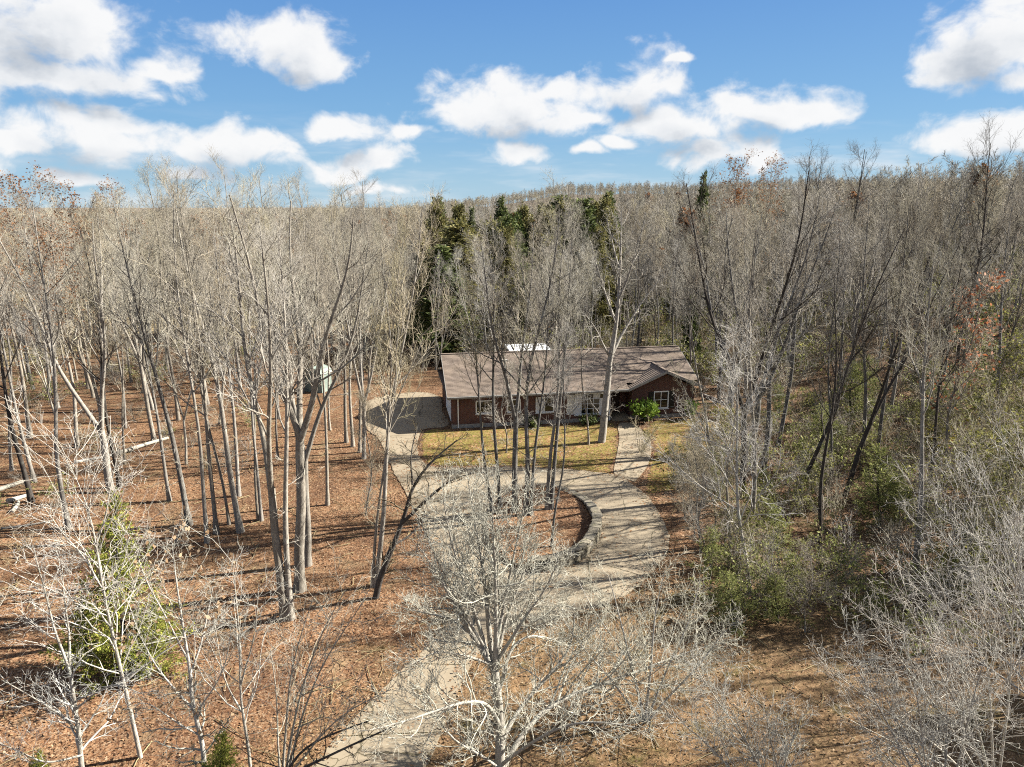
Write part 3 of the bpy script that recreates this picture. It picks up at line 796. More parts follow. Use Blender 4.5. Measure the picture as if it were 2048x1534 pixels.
def wall_top(s): return 0.24 + 0.44 * float(sstep(s, 0.5, 6.0))      # it gets taller towards the low front end
core_m = MB()
nn = 60
for i in range(nn):
    s0, s1 = LEN * i / nn, LEN * (i + 1) / nn
    (xa, ya, aa), (xb, yb_, ab) = arc_at(s0), arc_at(s1)
    h = max(0.12, wall_top(s0) - 0.1)
    q = []
    for x, y, a, sg in ((xa, ya, aa, -0.15), (xb, yb_, ab, -0.15), (xb, yb_, ab, 0.15), (xa, ya, aa, 0.15)):
        q.append((x - math.sin(a) * sg, y + math.cos(a) * sg))
    core_m.prism(q, 0.0, h)
co = core_m.build('mortar_core', M['joint'], swall); co.location = -swall.location
rg = np.random.default_rng(5)
for course in range(4):
    s = rg.uniform(0, 0.25)
    while s < LEN - 0.15:
        ln = rg.uniform(0.28, 0.52); top = wall_top(s)
        hh = [0.2, 0.2, 0.17, 0.1][course]; z0 = [0.0, 0.19, 0.38, top - 0.07][course]
        if course < 3 and z0 + 0.1 > top - 0.06: s += ln; continue
        x, y, a = arc_at(s + ln / 2)
        offs = (0.13, -0.14) if course < 3 else (0.0,)
        for of in offs:
            if course < 3 and of < 0 and z0 < 0.2: continue
            o = link('stone', SM[int(rg.integers(8))], swall)
            dep = 0.24 if course < 3 else 0.5
            o.location = Vector((x - math.sin(a) * of, y + math.cos(a) * of, z0 + hh / 2)) - swall.location
            o.rotation_euler = (rg.normal(0, 0.05) + (math.pi if rg.random() < .5 else 0), rg.normal(0, 0.05), a + rg.normal(0, 0.06))
            o.scale = (ln * 1.03, dep * rg.uniform(.9, 1.12), hh * rg.uniform(.95, 1.2))
        s += ln

# ---------------------------------------------------------------- vegetation: growth and tubes
def nrm(v): return v / np.maximum(np.linalg.norm(v, axis=-1, keepdims=True), 1e-9)


def tubes(P, Rr, S):
    N, K, _ = P.shape
    T = nrm(np.gradient(P, axis=1)); md = nrm(P[:, -1] - P[:, 0])
    ax = np.eye(3)[np.argmin(np.abs(md), axis=1)]
    n1 = nrm(np.cross(T, ax[:, None, :])); n2 = np.cross(T, n1)
    ang = np.arange(S) * 2 * np.pi / S
    V = P[:, :, None, :] + Rr[:, :, None, None] * (np.cos(ang)[None, None, :, None] * n1[:, :, None, :] + np.sin(ang)[None, None, :, None] * n2[:, :, None, :])
    base = (np.arange(N) * K * S)[:, None, None] + (np.arange(K - 1) * S)[None, :, None] + np.arange(S)[None, None, :]
    nxt = (np.arange(N) * K * S)[:, None, None] + (np.arange(K - 1) * S)[None, :, None] + ((np.arange(S) + 1) % S)[None, None, :]
    F = np.stack([base, nxt, nxt + S, base + S], -1).reshape(-1, 4)
    return V.reshape(-1, 3), F


def join(parts):
    Vs, Fs, o = [], [], 0
    for V, F in parts:
        Vs.append(V); Fs.append(F + o); o += len(V)
    return np.concatenate(Vs), np.concatenate(Fs)


def grow(P, Rr, per, tmin, tmax, ang, angsd, lf, K, rg, wander=0.12, up=0.06, rr=0.6, rmax=9.0, rmin=0.004, lexp=0.55, lmin=0.0, tip=0.35, flat=0.0):
    """children of the polylines P: per (int or array) children for each"""
    N, PK, _ = P.shape
    per = np.broadcast_to(np.asarray(per), (N,)).astype(int)
    pi = np.repeat(np.arange(N), per)
    ci = np.concatenate([np.arange(c) for c in per]) if len(pi) else np.zeros(0, int)
    M_ = len(pi)
    t = tmin + (tmax - tmin) * (ci + rg.random(M_)) / np.maximum(per[pi], 1)
    f = np.clip(t * (PK - 1), 0, PK - 1.001); i0 = f.astype(int); w_ = (f - i0)[:, None]
    p = P[pi, i0] * (1 - w_) + P[pi, i0 + 1] * w_
    r0 = Rr[pi, i0] * (1 - w_[:, 0]) + Rr[pi, i0 + 1] * w_[:, 0]
    T = nrm(P[pi, i0 + 1] - P[pi, i0])
    L = np.linalg.norm(np.diff(P, axis=1), axis=2).sum(1)[pi]
    ax = np.eye(3)[np.argmin(np.abs(T), axis=1)]
    n1 = nrm(np.cross(T, ax)); n2 = np.cross(T, n1)
    ph = ci * 2.399963 + rg.uniform(0, 6.283, N)[pi] + rg.normal(0, 0.4, M_)
    a = np.radians(rg.normal(ang, angsd, M_))[:, None]
    d = np.cos(a) * T + np.sin(a) * (np.cos(ph)[:, None] * n1 + np.sin(ph)[:, None] * n2)
    if flat: d[:, 2] *= (1 - flat)
    d = nrm(d)
    ln = np.maximum(L * lf * (1 - lexp * (t - tmin) / max(tmax - tmin, 1e-6)) * rg.uniform(0.65, 1.25, M_), lmin)
    st = (ln / (K - 1))[:, None]
    out = np.empty((M_, K, 3)); out[:, 0] = p
    for k in range(1, K):
        d = d + rg.normal(0, wander, (M_, 3)); d[:, 2] += up; d = nrm(d)
        p = p + d * st; out[:, k] = p
    rb = np.clip(np.minimum(r0 * rr, rmax), rmin, None)
    tp = np.linspace(1, tip, K)[None, :]
    return out, np.maximum(rb[:, None] * tp, rmin * 0.75)


def leaf_quads(pos, size, rg, elong=1.0, up=0.0):
    """small bent leaves: two triangles folded along the midrib"""
    n = len(pos); d = nrm(rg.normal(0, 1, (n, 3)) + np.array([0, 0, up])); e = nrm(np.cross(d, rg.normal(0, 1, (n, 3)))); nn_ = np.cross(d, e)
    s = size * rg.uniform(0.6, 1.3, (n, 1))
    V = np.stack([pos, pos + d * s * elong * .5 + e * s * .42 + nn_ * s * .12, pos + d * s * elong, pos + d * s * elong * .5 - e * s * .42 + nn_ * s * .12], 1)
    F = (np.arange(n) * 4)[:, None] + np.array([0, 1, 2, 3])
    return V.reshape(-1, 3), F


def stem(pts, r0, r1, K, rg, wander=0.0, flare=1.0):
    """resample control points into a smooth limb with K rings"""
    pts = np.asarray(pts, float); s = np.r_[0, np.cumsum(np.linalg.norm(np.diff(pts, axis=0), axis=1))]
    u = np.linspace(0, s[-1], K)
    c = np.stack([np.interp(u, s, pts[:, i]) for i in range(3)], 1)
    for _ in range(2): c[1:-1] = 0.25 * c[:-2] + 0.5 * c[1:-1] + 0.25 * c[2:]
    if wander:
        L = s[-1]; tt = u / L
        for i in (0, 1):
            c[:, i] += wander * (np.sin(tt * rg.uniform(4, 9) + rg.uniform(0, 6)) - 0) * np.minimum(tt * 3, 1) * rg.uniform(0.4, 1)
    rr_ = r0 + (r1 - r0) * (u / s[-1]) ** 0.85
    rr_[0] *= flare
    return c, rr_


def finish_tree(trunk_parts, crown_parts, twig_mat, bark, nm='tree'):
    V, F = join(trunk_parts); tm = mesh_np(nm + '_trunk', V, F, bark, smooth=True)
    V, F = join(crown_parts); cm = mesh_np(nm + '_crown', V, F, twig_mat)
    return tm, cm


def bare_tree(seed, H=17.0, r0=0.15, cb=0.42, n1=20, n2=7, n3=6, n4=4, spread=0.25, ang=42, tw=0.005, bark='bark', twig='twig', fork=None, wander=0.25, leaves=None, nleaf=0, lod=0, ascend=0.10, lsize=0.11):
    rg = np.random.default_rng(seed)
    top = np.array([rg.normal(0, .3), rg.normal(0, .3), H])
    K = 14 if not lod else 7
    tr = []
    if fork:
        fz = H * fork; m = (0.02, 0.03, fz)
        c, r_ = stem([(0, 0, -0.3), m], r0, r0 * 0.75, 8, rg, 0.05, 1.5); tr.append((c, r_))
        nf = 2 if rg.random() < 0.55 else 3
        for k in range(nf):
            a = k * 6.283 / nf + rg.uniform(0, 1); sp = H * rg.uniform(.10, .19)
            e = np.array([math.cos(a) * sp, math.sin(a) * sp, H * rg.uniform(.9, 1.0)])
            mid = np.array([math.cos(a) * sp * .55, math.sin(a) * sp * .55, fz + (H - fz) * .4])
            c, r_ = stem([(0.02, 0.03, fz - 0.3), mid, e], r0 * .62, 0.02, K, rg, wander * .6); tr.append((c, r_))
    else:
        c, r_ = stem([(0, 0, -0.3), (0, 0, H * .5), top], r0, 0.02, K, rg, wander, 1.5); tr.append((c, r_))
    tparts = [tubes(c[None], r_[None], 8 if not lod else 5) for c, r_ in tr]
    mains = tr[1:] if fork else tr
    L1P, L1R = [], []
    for c, r_ in mains:
        t0 = cb if not fork else 0.22
        p, q = grow(c[None], r_[None], max(5, int(n1 / len(mains))), t0, 0.985, ang - 5, 11, spread * (H / max(H * (1 - (fork or 0)), 1)) , 7 if not lod else 4, rg, 0.11, ascend * 1.3, 0.5, r0 * 0.34, 0.013, 0.62)
        L1P.append(p); L1R.append(q)
    P1 = np.concatenate(L1P); R1 = np.concatenate(L1R)
    if not fork and not lod:                             # a few small dead stubs and shoots low on the trunk
        ps, qs = grow(tr[0][0][None], tr[0][1][None], 5, min(.15, cb * .5), cb, 70, 15, 0.07, 5, rg, .2, .03, .25, .03, .008)
        P1s, R1s = ps, qs
    tparts.append(tubes(P1, R1, 5 if not lod else 3))
    cr = []
    P2, R2 = grow(P1, R1, n2, .18, .98, 36, 11, .5, 5 if not lod else 3, rg, .13, ascend * 1.1, .65, .020, tw * 1.5, .55, 0.0, .45)
    cr.append(tubes(P2, R2, 4 if not lod else 3))
    if not fork and not lod:
        P2 = np.concatenate([P2, ps]); R2 = np.concatenate([R2, qs]); cr.append(tubes(ps, qs, 3))
    P3, R3 = grow(P2, R2, n3, .15, 1.0, 36, 12, .52, 4 if not lod else 3, rg, .14, .08, .7, .010, tw * .8, .5, .35, .5)
    cr.append(tubes(P3, R3, 3))
    last = P3
    if n4:
        P4, R4 = grow(P3, R3, n4, .2, 1.0, 38, 14, .55, 3, rg, .16, .06, .75, .008, tw * .5, .4, .28)
        cr.append(tubes(P4, R4, 3)); last = P4
    tm, cm = finish_tree(tparts, cr, M[twig], M[bark])
    lm = None
    if leaves:
        tips = last[:, -1]; tips = tips[rg.integers(len(tips), size=nleaf)] + rg.normal(0, .07, (nleaf, 3))
        V, F = leaf_quads(tips, lsize, rg, 1.5); lm = mesh_np('tree_leaves', V, F, M[leaves])
    return dict(t=tm, c=cm, l=lm, H=H)


def plant(p, loc, H=None, rz=0.0, to=None, rs=1.0, label=None, cat='tree', group=None, name='bare_tree'):
    """a tree thing from prototype p, its base at loc, grown to H and leaning towards point to"""
    o = bpy.data.objects.new(name, None); C.objects.link(o); o.empty_display_size = 0.3
    s = (H or p['H']) / p['H']
    m = Matrix.Rotation(rz, 4, 'Z')
    if to is not None:
        d = (Vector(to) - Vector(loc)).normalized()
        m = Vector((0, 0, 1)).rotation_difference(d).to_matrix().to_4x4() @ m
    o.matrix_world = Matrix.Translation(loc) @ m @ Matrix.Diagonal((s * rs, s * rs, s, 1))
    tag(o, label, cat, group)
    link('trunk', p['t'], o); link('crown', p['c'], o)
    if p.get('l'): link('leaves', p['l'], o)
    return o


# prototypes: tall slim woodland trees, forked ones, small understory trees
FT = [bare_tree(10 + i, 17.0, [.13, .15, .17, .14, .12][i], [.46, .40, .5, .36, .55][i], 18, 8, 5, 3, [.24, .27, .22, .26, .2][i], [42, 45, 38, 48, 36][i], wander=.3) for i in range(5)]
FK = [bare_tree(30 + i, 17.0, .19, .4, 21, 8, 5, 3, [.2, .23, .22][i], 40, fork=[.34, .25, .42][i], bark='bark') for i in range(3)]
FD = bare_tree(50, 17.0, .16, .42, 20, 7, 5, 3, .26, 44, bark='bark_dark', twig='twig_dark', wander=.35)
FDK = bare_tree(51, 16.0, .17, .4, 18, 7, 5, 3, .24, 44, fork=.3, bark='bark_dark', twig='twig_dark')
FR = bare_tree(52, 17.0, .16, .45, 20, 6, 5, 3, .26, 44, leaves='leaf_rust', nleaf=1500, lsize=.12)
UN = [bare_tree(60 + i, 7.0, .05, .2, 16, 6, 5, 3, .3, 38, tw=.0065, wander=.18, bark='bark', twig=['twig', 'twig_pale'][i % 2]) for i in range(3)]
FP = [bare_tree(70 + i, 11.0, .085, .28, 20, 7, 6, 3, .32, 40, tw=.0065, wander=.22, bark='bark_pale', twig='twig_pale', fork=[None, .3][i]) for i in range(2)]
LOD = [bare_tree(80 + i, 16.0, .15, .38, 12, 6, 5, 0, .27, 40, tw=.02, lod=1, bark='bark', twig='far_twig') for i in range(4)]
LOD += [bare_tree(85 + i, 15.0, .2, .3, 14, 6, 4, 0, .30, 44, tw=.05, lod=1, bark='bark', twig='far_twig') for i in range(2)]
LODR = bare_tree(90, 15.0, .15, .38, 12, 6, 5, 0, .27, 40, tw=.02, lod=1, bark='bark', twig='far_twig', leaves='leaf_rust', nleaf=700, lsize=.4)


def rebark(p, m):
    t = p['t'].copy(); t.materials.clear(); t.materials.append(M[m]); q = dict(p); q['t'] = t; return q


FM = [rebark(p, 'bark_shade') for p in FT]; FKM = [rebark(p, 'bark_shade') for p in FK]  # same trees, trunk shade painted into the bark


# evergreens: trunk, branches and many small sprays
def evergreen(seed, H, W, nb, style, nsp, blade, twd=.22, foliage='cedar', low=.05, droop=0.0, power=.8, ang=72):
    rg = np.random.default_rng(seed)
    c, r_ = stem([(0, 0, -.2), (0, 0, H * .5), (rg.normal(0, .1), rg.normal(0, .1), H)], H * .016 + .03, .012, 10, rg, .06)
    tp = [tubes(c[None], r_[None], 6)]
    z = low + (0.97 - low) * (np.arange(nb) + rg.random(nb)) / nb
    prof = (1 - z) ** power * (0.55 + 0.45 * np.minimum((z - low) / .15 + .3, 1)) * rg.uniform(.55, 1.15, nb)
    a = np.arange(nb) * 2.399963 + rg.normal(0, .3, nb)
    P = np.empty((nb, 6, 3)); p = np.stack([np.interp(z, np.linspace(0, 1, 10), c[:, i]) for i in range(3)], 1)
    el = np.radians(90 - ang) + (z - .3) * .7
    d = np.stack([np.cos(a) * np.cos(el), np.sin(a) * np.cos(el), np.sin(el)], 1)
    st = (np.maximum(prof * W, .12) / 5)[:, None]; P[:, 0] = p
    for k in range(1, 6):
        d = d + rg.normal(0, .12, d.shape); d[:, 2] += .07 - droop * .06 * k; d = nrm(d); p = p + d * st; P[:, k] = p
    Rb = np.maximum(np.linspace(1, .25, 6)[None] * (.01 + .012 * prof[:, None] * W / 2), .006)
    tp.append(tubes(P, Rb, 4))
    # sprays along branches
    ns = np.maximum((nsp * prof / prof.mean()).astype(int), 4)
    S, SR = grow(P, Rb, ns, .12, 1.0, 48, 18, .0, 3, rg, .2, .05 - droop * .05, .5, .008, .004, .3, twd * H ** .25)
    tp.append(tubes(S[::2], SR[::2], 3))
    # blades on each spray
    nbld = blade[0]; M_ = len(S)
    ii = np.repeat(np.arange(M_), nbld); t = rg.random(len(ii))[:, None]
    q = np.where(t < .5, S[ii, 0] * (1 - 2 * t) + S[ii, 1] * 2 * t, S[ii, 1] * (2 - 2 * t) + S[ii, 2] * (2 * t - 1))
    dr = nrm(nrm(S[ii, 2] - S[ii, 0]) * .8 + rg.normal(0, .55, (len(ii), 3)))
    e = nrm(np.cross(dr, rg.normal(0, 1, dr.shape))); ln = blade[1] * rg.uniform(.6, 1.3, (len(ii), 1)); wd = blade[2]
    V = np.stack([q, q + dr * ln * .45 + e * ln * wd, q + dr * ln, q + dr * ln * .45 - e * ln * wd], 1).reshape(-1, 3)
    F = (np.arange(len(ii)) * 4)[:, None] + np.array([0, 1, 2, 3])
    Vt, Ft = join(tp)
    return dict(t=mesh_np('evergreen_trunk', Vt, Ft, M['bark_dark'], smooth=True), c=mesh_np('evergreen_foliage', V, F, M[foliage]), l=None, H=H)


CD = [evergreen(100 + i, 10.0, 2.3, 90, 0, 20, (8, .26, .20), foliage=['cedar', 'cedar_olive', 'cedar'][i]) for i in range(3)]
JU = evergreen(110, 7.0, 2.7, 84, 0, 15, (14, .125, .17), twd=.26, foliage='juniper', low=.02, power=.95)
PS = [evergreen(120 + i, 4.5, 2.0, 36, 0, 12, (9, .19, .10), twd=.3, foliage='pine', low=.12, ang=66, power=.6) for i in range(2)]

# ---------------------------------------------------------------- trees one can point at
WOOD_L = 'bare trees standing in the leaf litter left of the driveway'
WOOD_R = 'bare trees on the slope right of the driveway'
BED = 'slim trees rising from the raised leaf bed'


def hero(p, b, u, H, label, rs=1.0, rz=None, cat='tree', group=None, name='bare_tree', z=0.0):
    """base pixel b; trunk passes u on the same distance plane"""
    loc = gp(b[0], b[1], z)
    if z == 0.0:
        for _ in range(4): loc = gp(b[0], b[1], H1(loc.x, loc.y))
    to = yp(u[0], u[1], loc.y) if u else None
    random.seed(b[0] * 31 + b[1])
    loc.z -= 0.04
    return plant(p, loc, H, random.uniform(0, 6.28) if rz is None else rz, to, rs, label, cat, group, name)


heroes = [
    # left woods
    (FD, (63, 1003), (30, 850), 16, 'dark leaning trunk beside pale fallen logs at the left edge', 1.0),
    (FT[0], (139, 1057), (112, 830), 17, 'pale grey tree with a flared root in front of the fallen logs', 1.1),
    (FK[1], (223, 985), (203, 864), 16.5, 'large pale tree forking low into spreading limbs in the left woods', 1.25),
    (FD, (240, 975), (219, 830), 16, 'dark trunk close behind the large forked pale tree', 1.0),
    (FT[4], (250, 929), (245, 812), 15, 'slim pale trunk at the end of a long fallen log', .8),
    (FT[1], (339, 1002), (312, 835), 17, 'slim leaning trunk between the forked pale tree and the trunk cluster', .8),
    (FM[2], (378, 1050), (340, 870), 17, 'leaning pale trunk with a crooked lower stem left of the trunk cluster', 1.0),
    (FT[0], (414, 1086), (385, 810), 17.5, 'straight tall trunk, first of the close cluster in the left woods', .9),
    (FT[3], (433, 1066), (409, 786), 17, 'tall trunk, second of the close cluster in the left woods', .9),
    (FT[4], (458, 1049), (424, 856), 16.5, 'thin trunk in the middle of the close cluster in the left woods', .75),
    (FT[1], (481, 1064), (440, 825), 18, 'smooth bright leaning trunk of the close cluster in the left woods', 1.1),
    (FT[2], (477, 992), (463, 800), 17, 'dark thin trunk just behind the bright leaning one', .75),
    (FT[4], (517, 1039), (503, 856), 17, 'left one of a slim twin pair of straight trunks', .7),
    (FT[0], (523, 1041), (511, 856), 17, 'right one of a slim twin pair of straight trunks', .75),
    (FT[3], (594, 873), (576, 713), 17, 'pale leaning trunk standing alone on open leaf litter', .9),
    (FT[4], (556, 917), (550, 770), 16, 'thin straight trunk on open leaf litter left of the large trunks', .75),
    (FK[0], (570, 1238), (545, 1000), 17.5, 'stout pale trunk, one of a pair of large trunks left of the drive', 1.05),
    (FT[2], (582, 1238), (575, 1040), 16, 'thinner trunk touching the stout pale trunk left of the drive', .95),
    (FK[2], (600, 1180), (602, 940), 18, 'massive grey trunk with several stems behind the stout pale pair', 1.25),
    (FK[0], (615, 1130), (612, 900), 17, 'grey trunk just behind the massive multi stemmed one', 1.0),
    (FT[0], (745, 1174), (762, 960), 16, 'slim straight trunk, left of a pair beside the dark forked tree', .65),
    (FT[1], (751, 1172), (775, 930), 17, 'slim mottled trunk, right of a pair beside the dark forked tree', .9),
    (UN[0], (732, 1031), (735, 960), 7, 'small crooked sapling at the left edge of the driveway', 1.0),
    (FT[3], (693, 885), (688, 770), 17, 'grey trunk, leftmost of the row by the garage apron', 1.0),
    (FT[1], (706, 893), (702, 770), 16.5, 'grey trunk, second of the row by the garage apron', .95),
    (FT[0], (719, 905), (716, 770), 17, 'grey trunk, third of the row by the garage apron', .9),
    (FK[1], (728, 917), (726, 770), 16.5, 'rooted trunk nearest the garage apron, rightmost of its row', .9),
    (FT[2], (655, 1010), (650, 850), 16, 'thin pale trunk between the massive trunk and the driveway', .7),
    (FT[4], (660, 860), (652, 720), 16, 'thin trunk beside the pale green shed', .8),
    # lawn and leaf bed
    (FT[4], (1177, 889), (1171, 795), 12, 'slim tree beside the stout one on the lawn', .9),
    (UN[2], (1012, 906), (1010, 860), 6.5, 'small knobby tree at the left of the mossy lawn', 1.4),
    (FM[2], (985, 1022), (967, 885), 13, 'dark thin trunk leaning left out of the leaf bed', .8),
    (FM[0], (1001, 1015), (995, 880), 16, 'trunk with a bend at roof height, left part of the leaf bed', 1.0),
    (FKM[0], (1030, 1019), (1030, 885), 16.5, 'thick dark trunk in the middle of the leaf bed', 1.0),
    (FM[3], (1050, 1030), (1056, 873), 16.5, 'tall dark trunk right of the thickest one in the leaf bed', 1.15),
    (FM[1], (1061, 1030), (1075, 873), 14, 'trunk leaning right beside the tall dark one in the leaf bed', .85),
    (FT[0], (1094, 1019), (1104, 853), 16.5, 'smooth light trunk near the back of the leaf bed', 1.0),
    (FM[2], (1102, 1018), (1121, 795), 16, 'trunk touching the smooth light one and leaning right', .85),
    (FM[4], (1104, 1093), (1122, 900), 11, 'slim dark trunk alone at the front of the leaf bed', .95),
    # right woods
    (FDK, (1486, 995), (1487, 740), 19, 'dark tall double trunk right of the house', 1.1),
    (FKM[1], (1502, 905), (1524, 740), 17, 'tree leaning right just behind the dark double trunk', 1.35),
    (FM[3], (1525, 948), (1543, 780), 17.5, 'straight dark trunk above a small bright green pine', 1.35),
    (FM[0], (1556, 893), (1573, 770), 17, 'slim trunk with a sunlit right edge on the slope', 1.35),
    (FD, (1590, 1004), (1668, 805), 16.5, 'strongly leaning dark trunk on the mossy slope', .9),
    (FM[4], (1661, 950), (1663, 800), 16, 'straight thin trunk crossing the strongly leaning one', .8),
    (FDK, (1689, 991), (1732, 870), 16, 'leaning dark trunk that forks low on the right slope', .95),
    (FM[1], (1726, 924), (1729, 705), 17, 'tall upright trunk behind the low forking dark one', 1.0),
    (FM[2], (1752, 935), (1775, 760), 17, 'trunk leaning right behind young pines on the slope', .9),
    (FD, (1846, 1034), (1866, 900), 15, 'dark wavy trunk at the edge of the deep shade on the right', .85),
    (FT[0], (1420, 905), (1400, 760), 15, 'pale tree leaning over the gable end of the house', .85),
    (FT[3], (1445, 960), (1405, 850), 8, 'low spreading tree leaning left over the walkway', .9),
    # trees right of the house
    (FM[0], (1438, 806), (1446, 640), 16, 'shade toned trunk nearest the right end of the house', 1.5),
    (FKM[1], (1462, 822), (1470, 660), 16.5, 'shade toned forked tree just right of the house corner', 1.4),
    (FM[3], (1428, 768), (1436, 640), 15, 'shade toned trunk behind the right corner of the roof', 1.5),
    (FT[1], (1492, 795), (1497, 650), 16, 'grey trunk second from the house on the right', 1.4),
    (FM[2], (1475, 758), (1480, 630), 16, 'shade toned trunk beyond the back corner of the house', 1.4),
    # trees along the right edge of the drive
    (UN[2], (1372, 1042), (1364, 960), 4.5, 'slim trunk at the right edge of the drive, farthest of the edge trees', 1.1),
    (UN[0], (1390, 1075), (1384, 1000), 4.5, 'small grey tree second along the right edge of the drive', 1.3),
    (FT[4], (1402, 1105), (1396, 1000), 6.0, 'slim trunk in brush beside the widest part of the drive', 1.7),
    (UN[2], (1412, 1140), (1398, 1040), 4.5, 'low twiggy tree in the brush beside the drive', 1.3),
    (UN[0], (1428, 1090), (1420, 1000), 5.0, 'twiggy small tree standing behind the edge trees of the drive', 1.5),
    (UN[2], (1410, 1010), (1400, 920), 4.5, 'small grey tree between the walkway and the dark double trunk', 1.2),
    (FT[3], (1460, 1135), (1458, 990), 11, 'trunk in the dark brush right of the bend of the drive', 1.0),
    (FP[0], (1500, 1190), (1490, 1060), 11, 'pale tree over the deep shade right of the drive', 1.2),
    (FT[0], (1500, 1085), (1502, 950), 16, 'trunk beside the soft pale green pine', 1.2),
    (FT[2], (1830, 1140), (1838, 1000), 15, 'trunk in the shade below the dark wavy trunk', 1.1),
    (FD, (1640, 1110), (1648, 980), 14, 'dark trunk in the middle of the shaded slope', .9),
]
for p, b, u, H, lab, rs in heroes:
    hero(p, b, u, H, lab, rs, z=0.24 if BED and 975 < b[0] < 1110 and 1000 < b[1] < 1100 else 0.0)

# skyline trees on the right; dark bark on some paints in their backlit silhouettes
for (px, py, Y, p, lab) in ((1715, 292, 82, FDK, 'dark spreading tree silhouetted against the sky on the right'), (1985, 285, 62, FD, 'dark tree top reaching above the right edge of the woods'),
                            (1480, 330, 96, FR, 'rust leaved oak on the skyline left of the dark tree'), (1545, 335, 100, FR, 'second rust leaved oak on the skyline, nearer the dark tree'),
                            (1640, 325, 90, FD, 'dark twiggy tree on the skyline left of the spreading one')):
    tp_ = yp(px, py, Y); z = H1(tp_.x, Y)
    plant(p, (tp_.x, Y, z), tp_.z - z, px * .7, None, 1.0, lab)
for (px, py, Y, lab) in ((45, 372, 60, 'oak with clinging rust leaves at the left end of the skyline'), (120, 385, 68, 'rust leaved oak behind the left end of the skyline'),
                         (-20, 395, 52, 'oak holding brown leaves at the left edge'), (215, 385, 82, 'small topped oak with brown leaves left of the tall bare crowns')):
    tp_ = yp(px, py, Y); z = H1(tp_.x, Y)
    plant(FR, (tp_.x, Y, z), tp_.z - z, px * .3, None, 1.0, lab)
for (px, py, Y, k, lab) in ((365, 342, 62, 1, 'tallest bare crown rising above the left skyline'), (300, 352, 58, 0, 'bare crown left of the tallest one on the left skyline'),
                            (440, 350, 66, 3, 'bare crown right of the tallest one on the left skyline'), (520, 352, 70, 2, 'twiggy crown on the skyline in front of the long cloud'),
                            (600, 365, 74, 0, 'thin crown on the skyline below the gap between clouds'), (735, 362, 78, 1, 'rounded fine crown at the right end of the left skyline')):
    tp_ = yp(px, py, Y); z = H1(tp_.x, Y)
    plant(FT[k], (tp_.x, Y, z), tp_.z - z, px * .9, None, 1.0, lab)
o_or = bare_tree(53, 10.0, .08, .3, 16, 6, 5, 3, .28, 42, tw=.009, bark='bark', twig='twig', leaves='leaf_orange', nleaf=520, lsize=.13)
tp_ = yp(1945, 575, 41); z = H1(tp_.x, 41)
plant(o_or, (tp_.x, 41, z), tp_.z - z, 1.0, None, 1.0, 'small tree holding bright orange leaves on the right slope')


# ---- foreground trees with limbs of their own
def custom_tree(name, label, base_px, limbs, r0, seed, n2=10, n3=6, n4=4, n5=0, lf=(.42, .5, .55), tw=.007, bark='bark_pale', twig='twig_pale', leaves=None, nleaf=0, up=.06, cat='tree', lmin=.3, ang=46):
    """limbs: list of (radius at start, radius at end, [(px, py, dy), ...]) with dy metres nearer (-) or farther (+) than the base"""
    rg = np.random.default_rng(seed); b = gp(*base_px); b = gp(base_px[0], base_px[1], H1(b.x, b.y))
    P1, R1 = [], []; tparts = []
    for (ra, rb, pts) in limbs:
        w3 = np.array([yp(px, py, b.y + dy) for px, py, dy in pts]) - np.array(b)
        c, r_ = stem(w3, ra, rb, 14, rg, 0.03)
        tparts.append(tubes(c[None], r_[None], 8)); P1.append(c); R1.append(r_)
    P1 = np.stack(P1); R1 = np.stack(R1)
    lens = np.linalg.norm(np.diff(P1, axis=1), axis=2).sum(1)
    cr = []
    per = np.maximum((n2 * lens / lens.mean()).astype(int), 4)
    P2, R2 = grow(P1, R1, per, .25, 1.0, ang, 14, lf[0], 7, rg, .17, up, .5, .04, tw * 1.3, .5, .6)
    cr.append(tubes(P2, R2, 5))
    P3, R3 = grow(P2, R2, n3, .12, 1.0, 44, 14, lf[1], 5, rg, .2, up, .65, .02, tw, .5, lmin)
    cr.append(tubes(P3, R3, 3)); last = P3
    if n4:
        P4, R4 = grow(P3, R3, n4, .15, 1.0, 40, 14, lf[2], 4, rg, .2, up, .75, .012, tw * .85, .4, .25)
        cr.append(tubes(P4, R4, 3)); last = P4
    root = thing(name, label, cat, b)
    V, F = join(tparts); link('trunk', mesh_np(name + '_trunk', V, F, M[bark], smooth=True), root)
    V, F = join(cr); link('crown', mesh_np(name + '_crown', V, F, M[twig]), root)
    if leaves:
        tips = last[:, -1]; tips = tips[rg.integers(len(tips), size=nleaf)] + rg.normal(0, .06, (nleaf, 3))
        V, F = leaf_quads(tips, .12, rg, 1.5); link('leaves', mesh_np(name + '_leaves', V, F, M[leaves]), root)
    return root


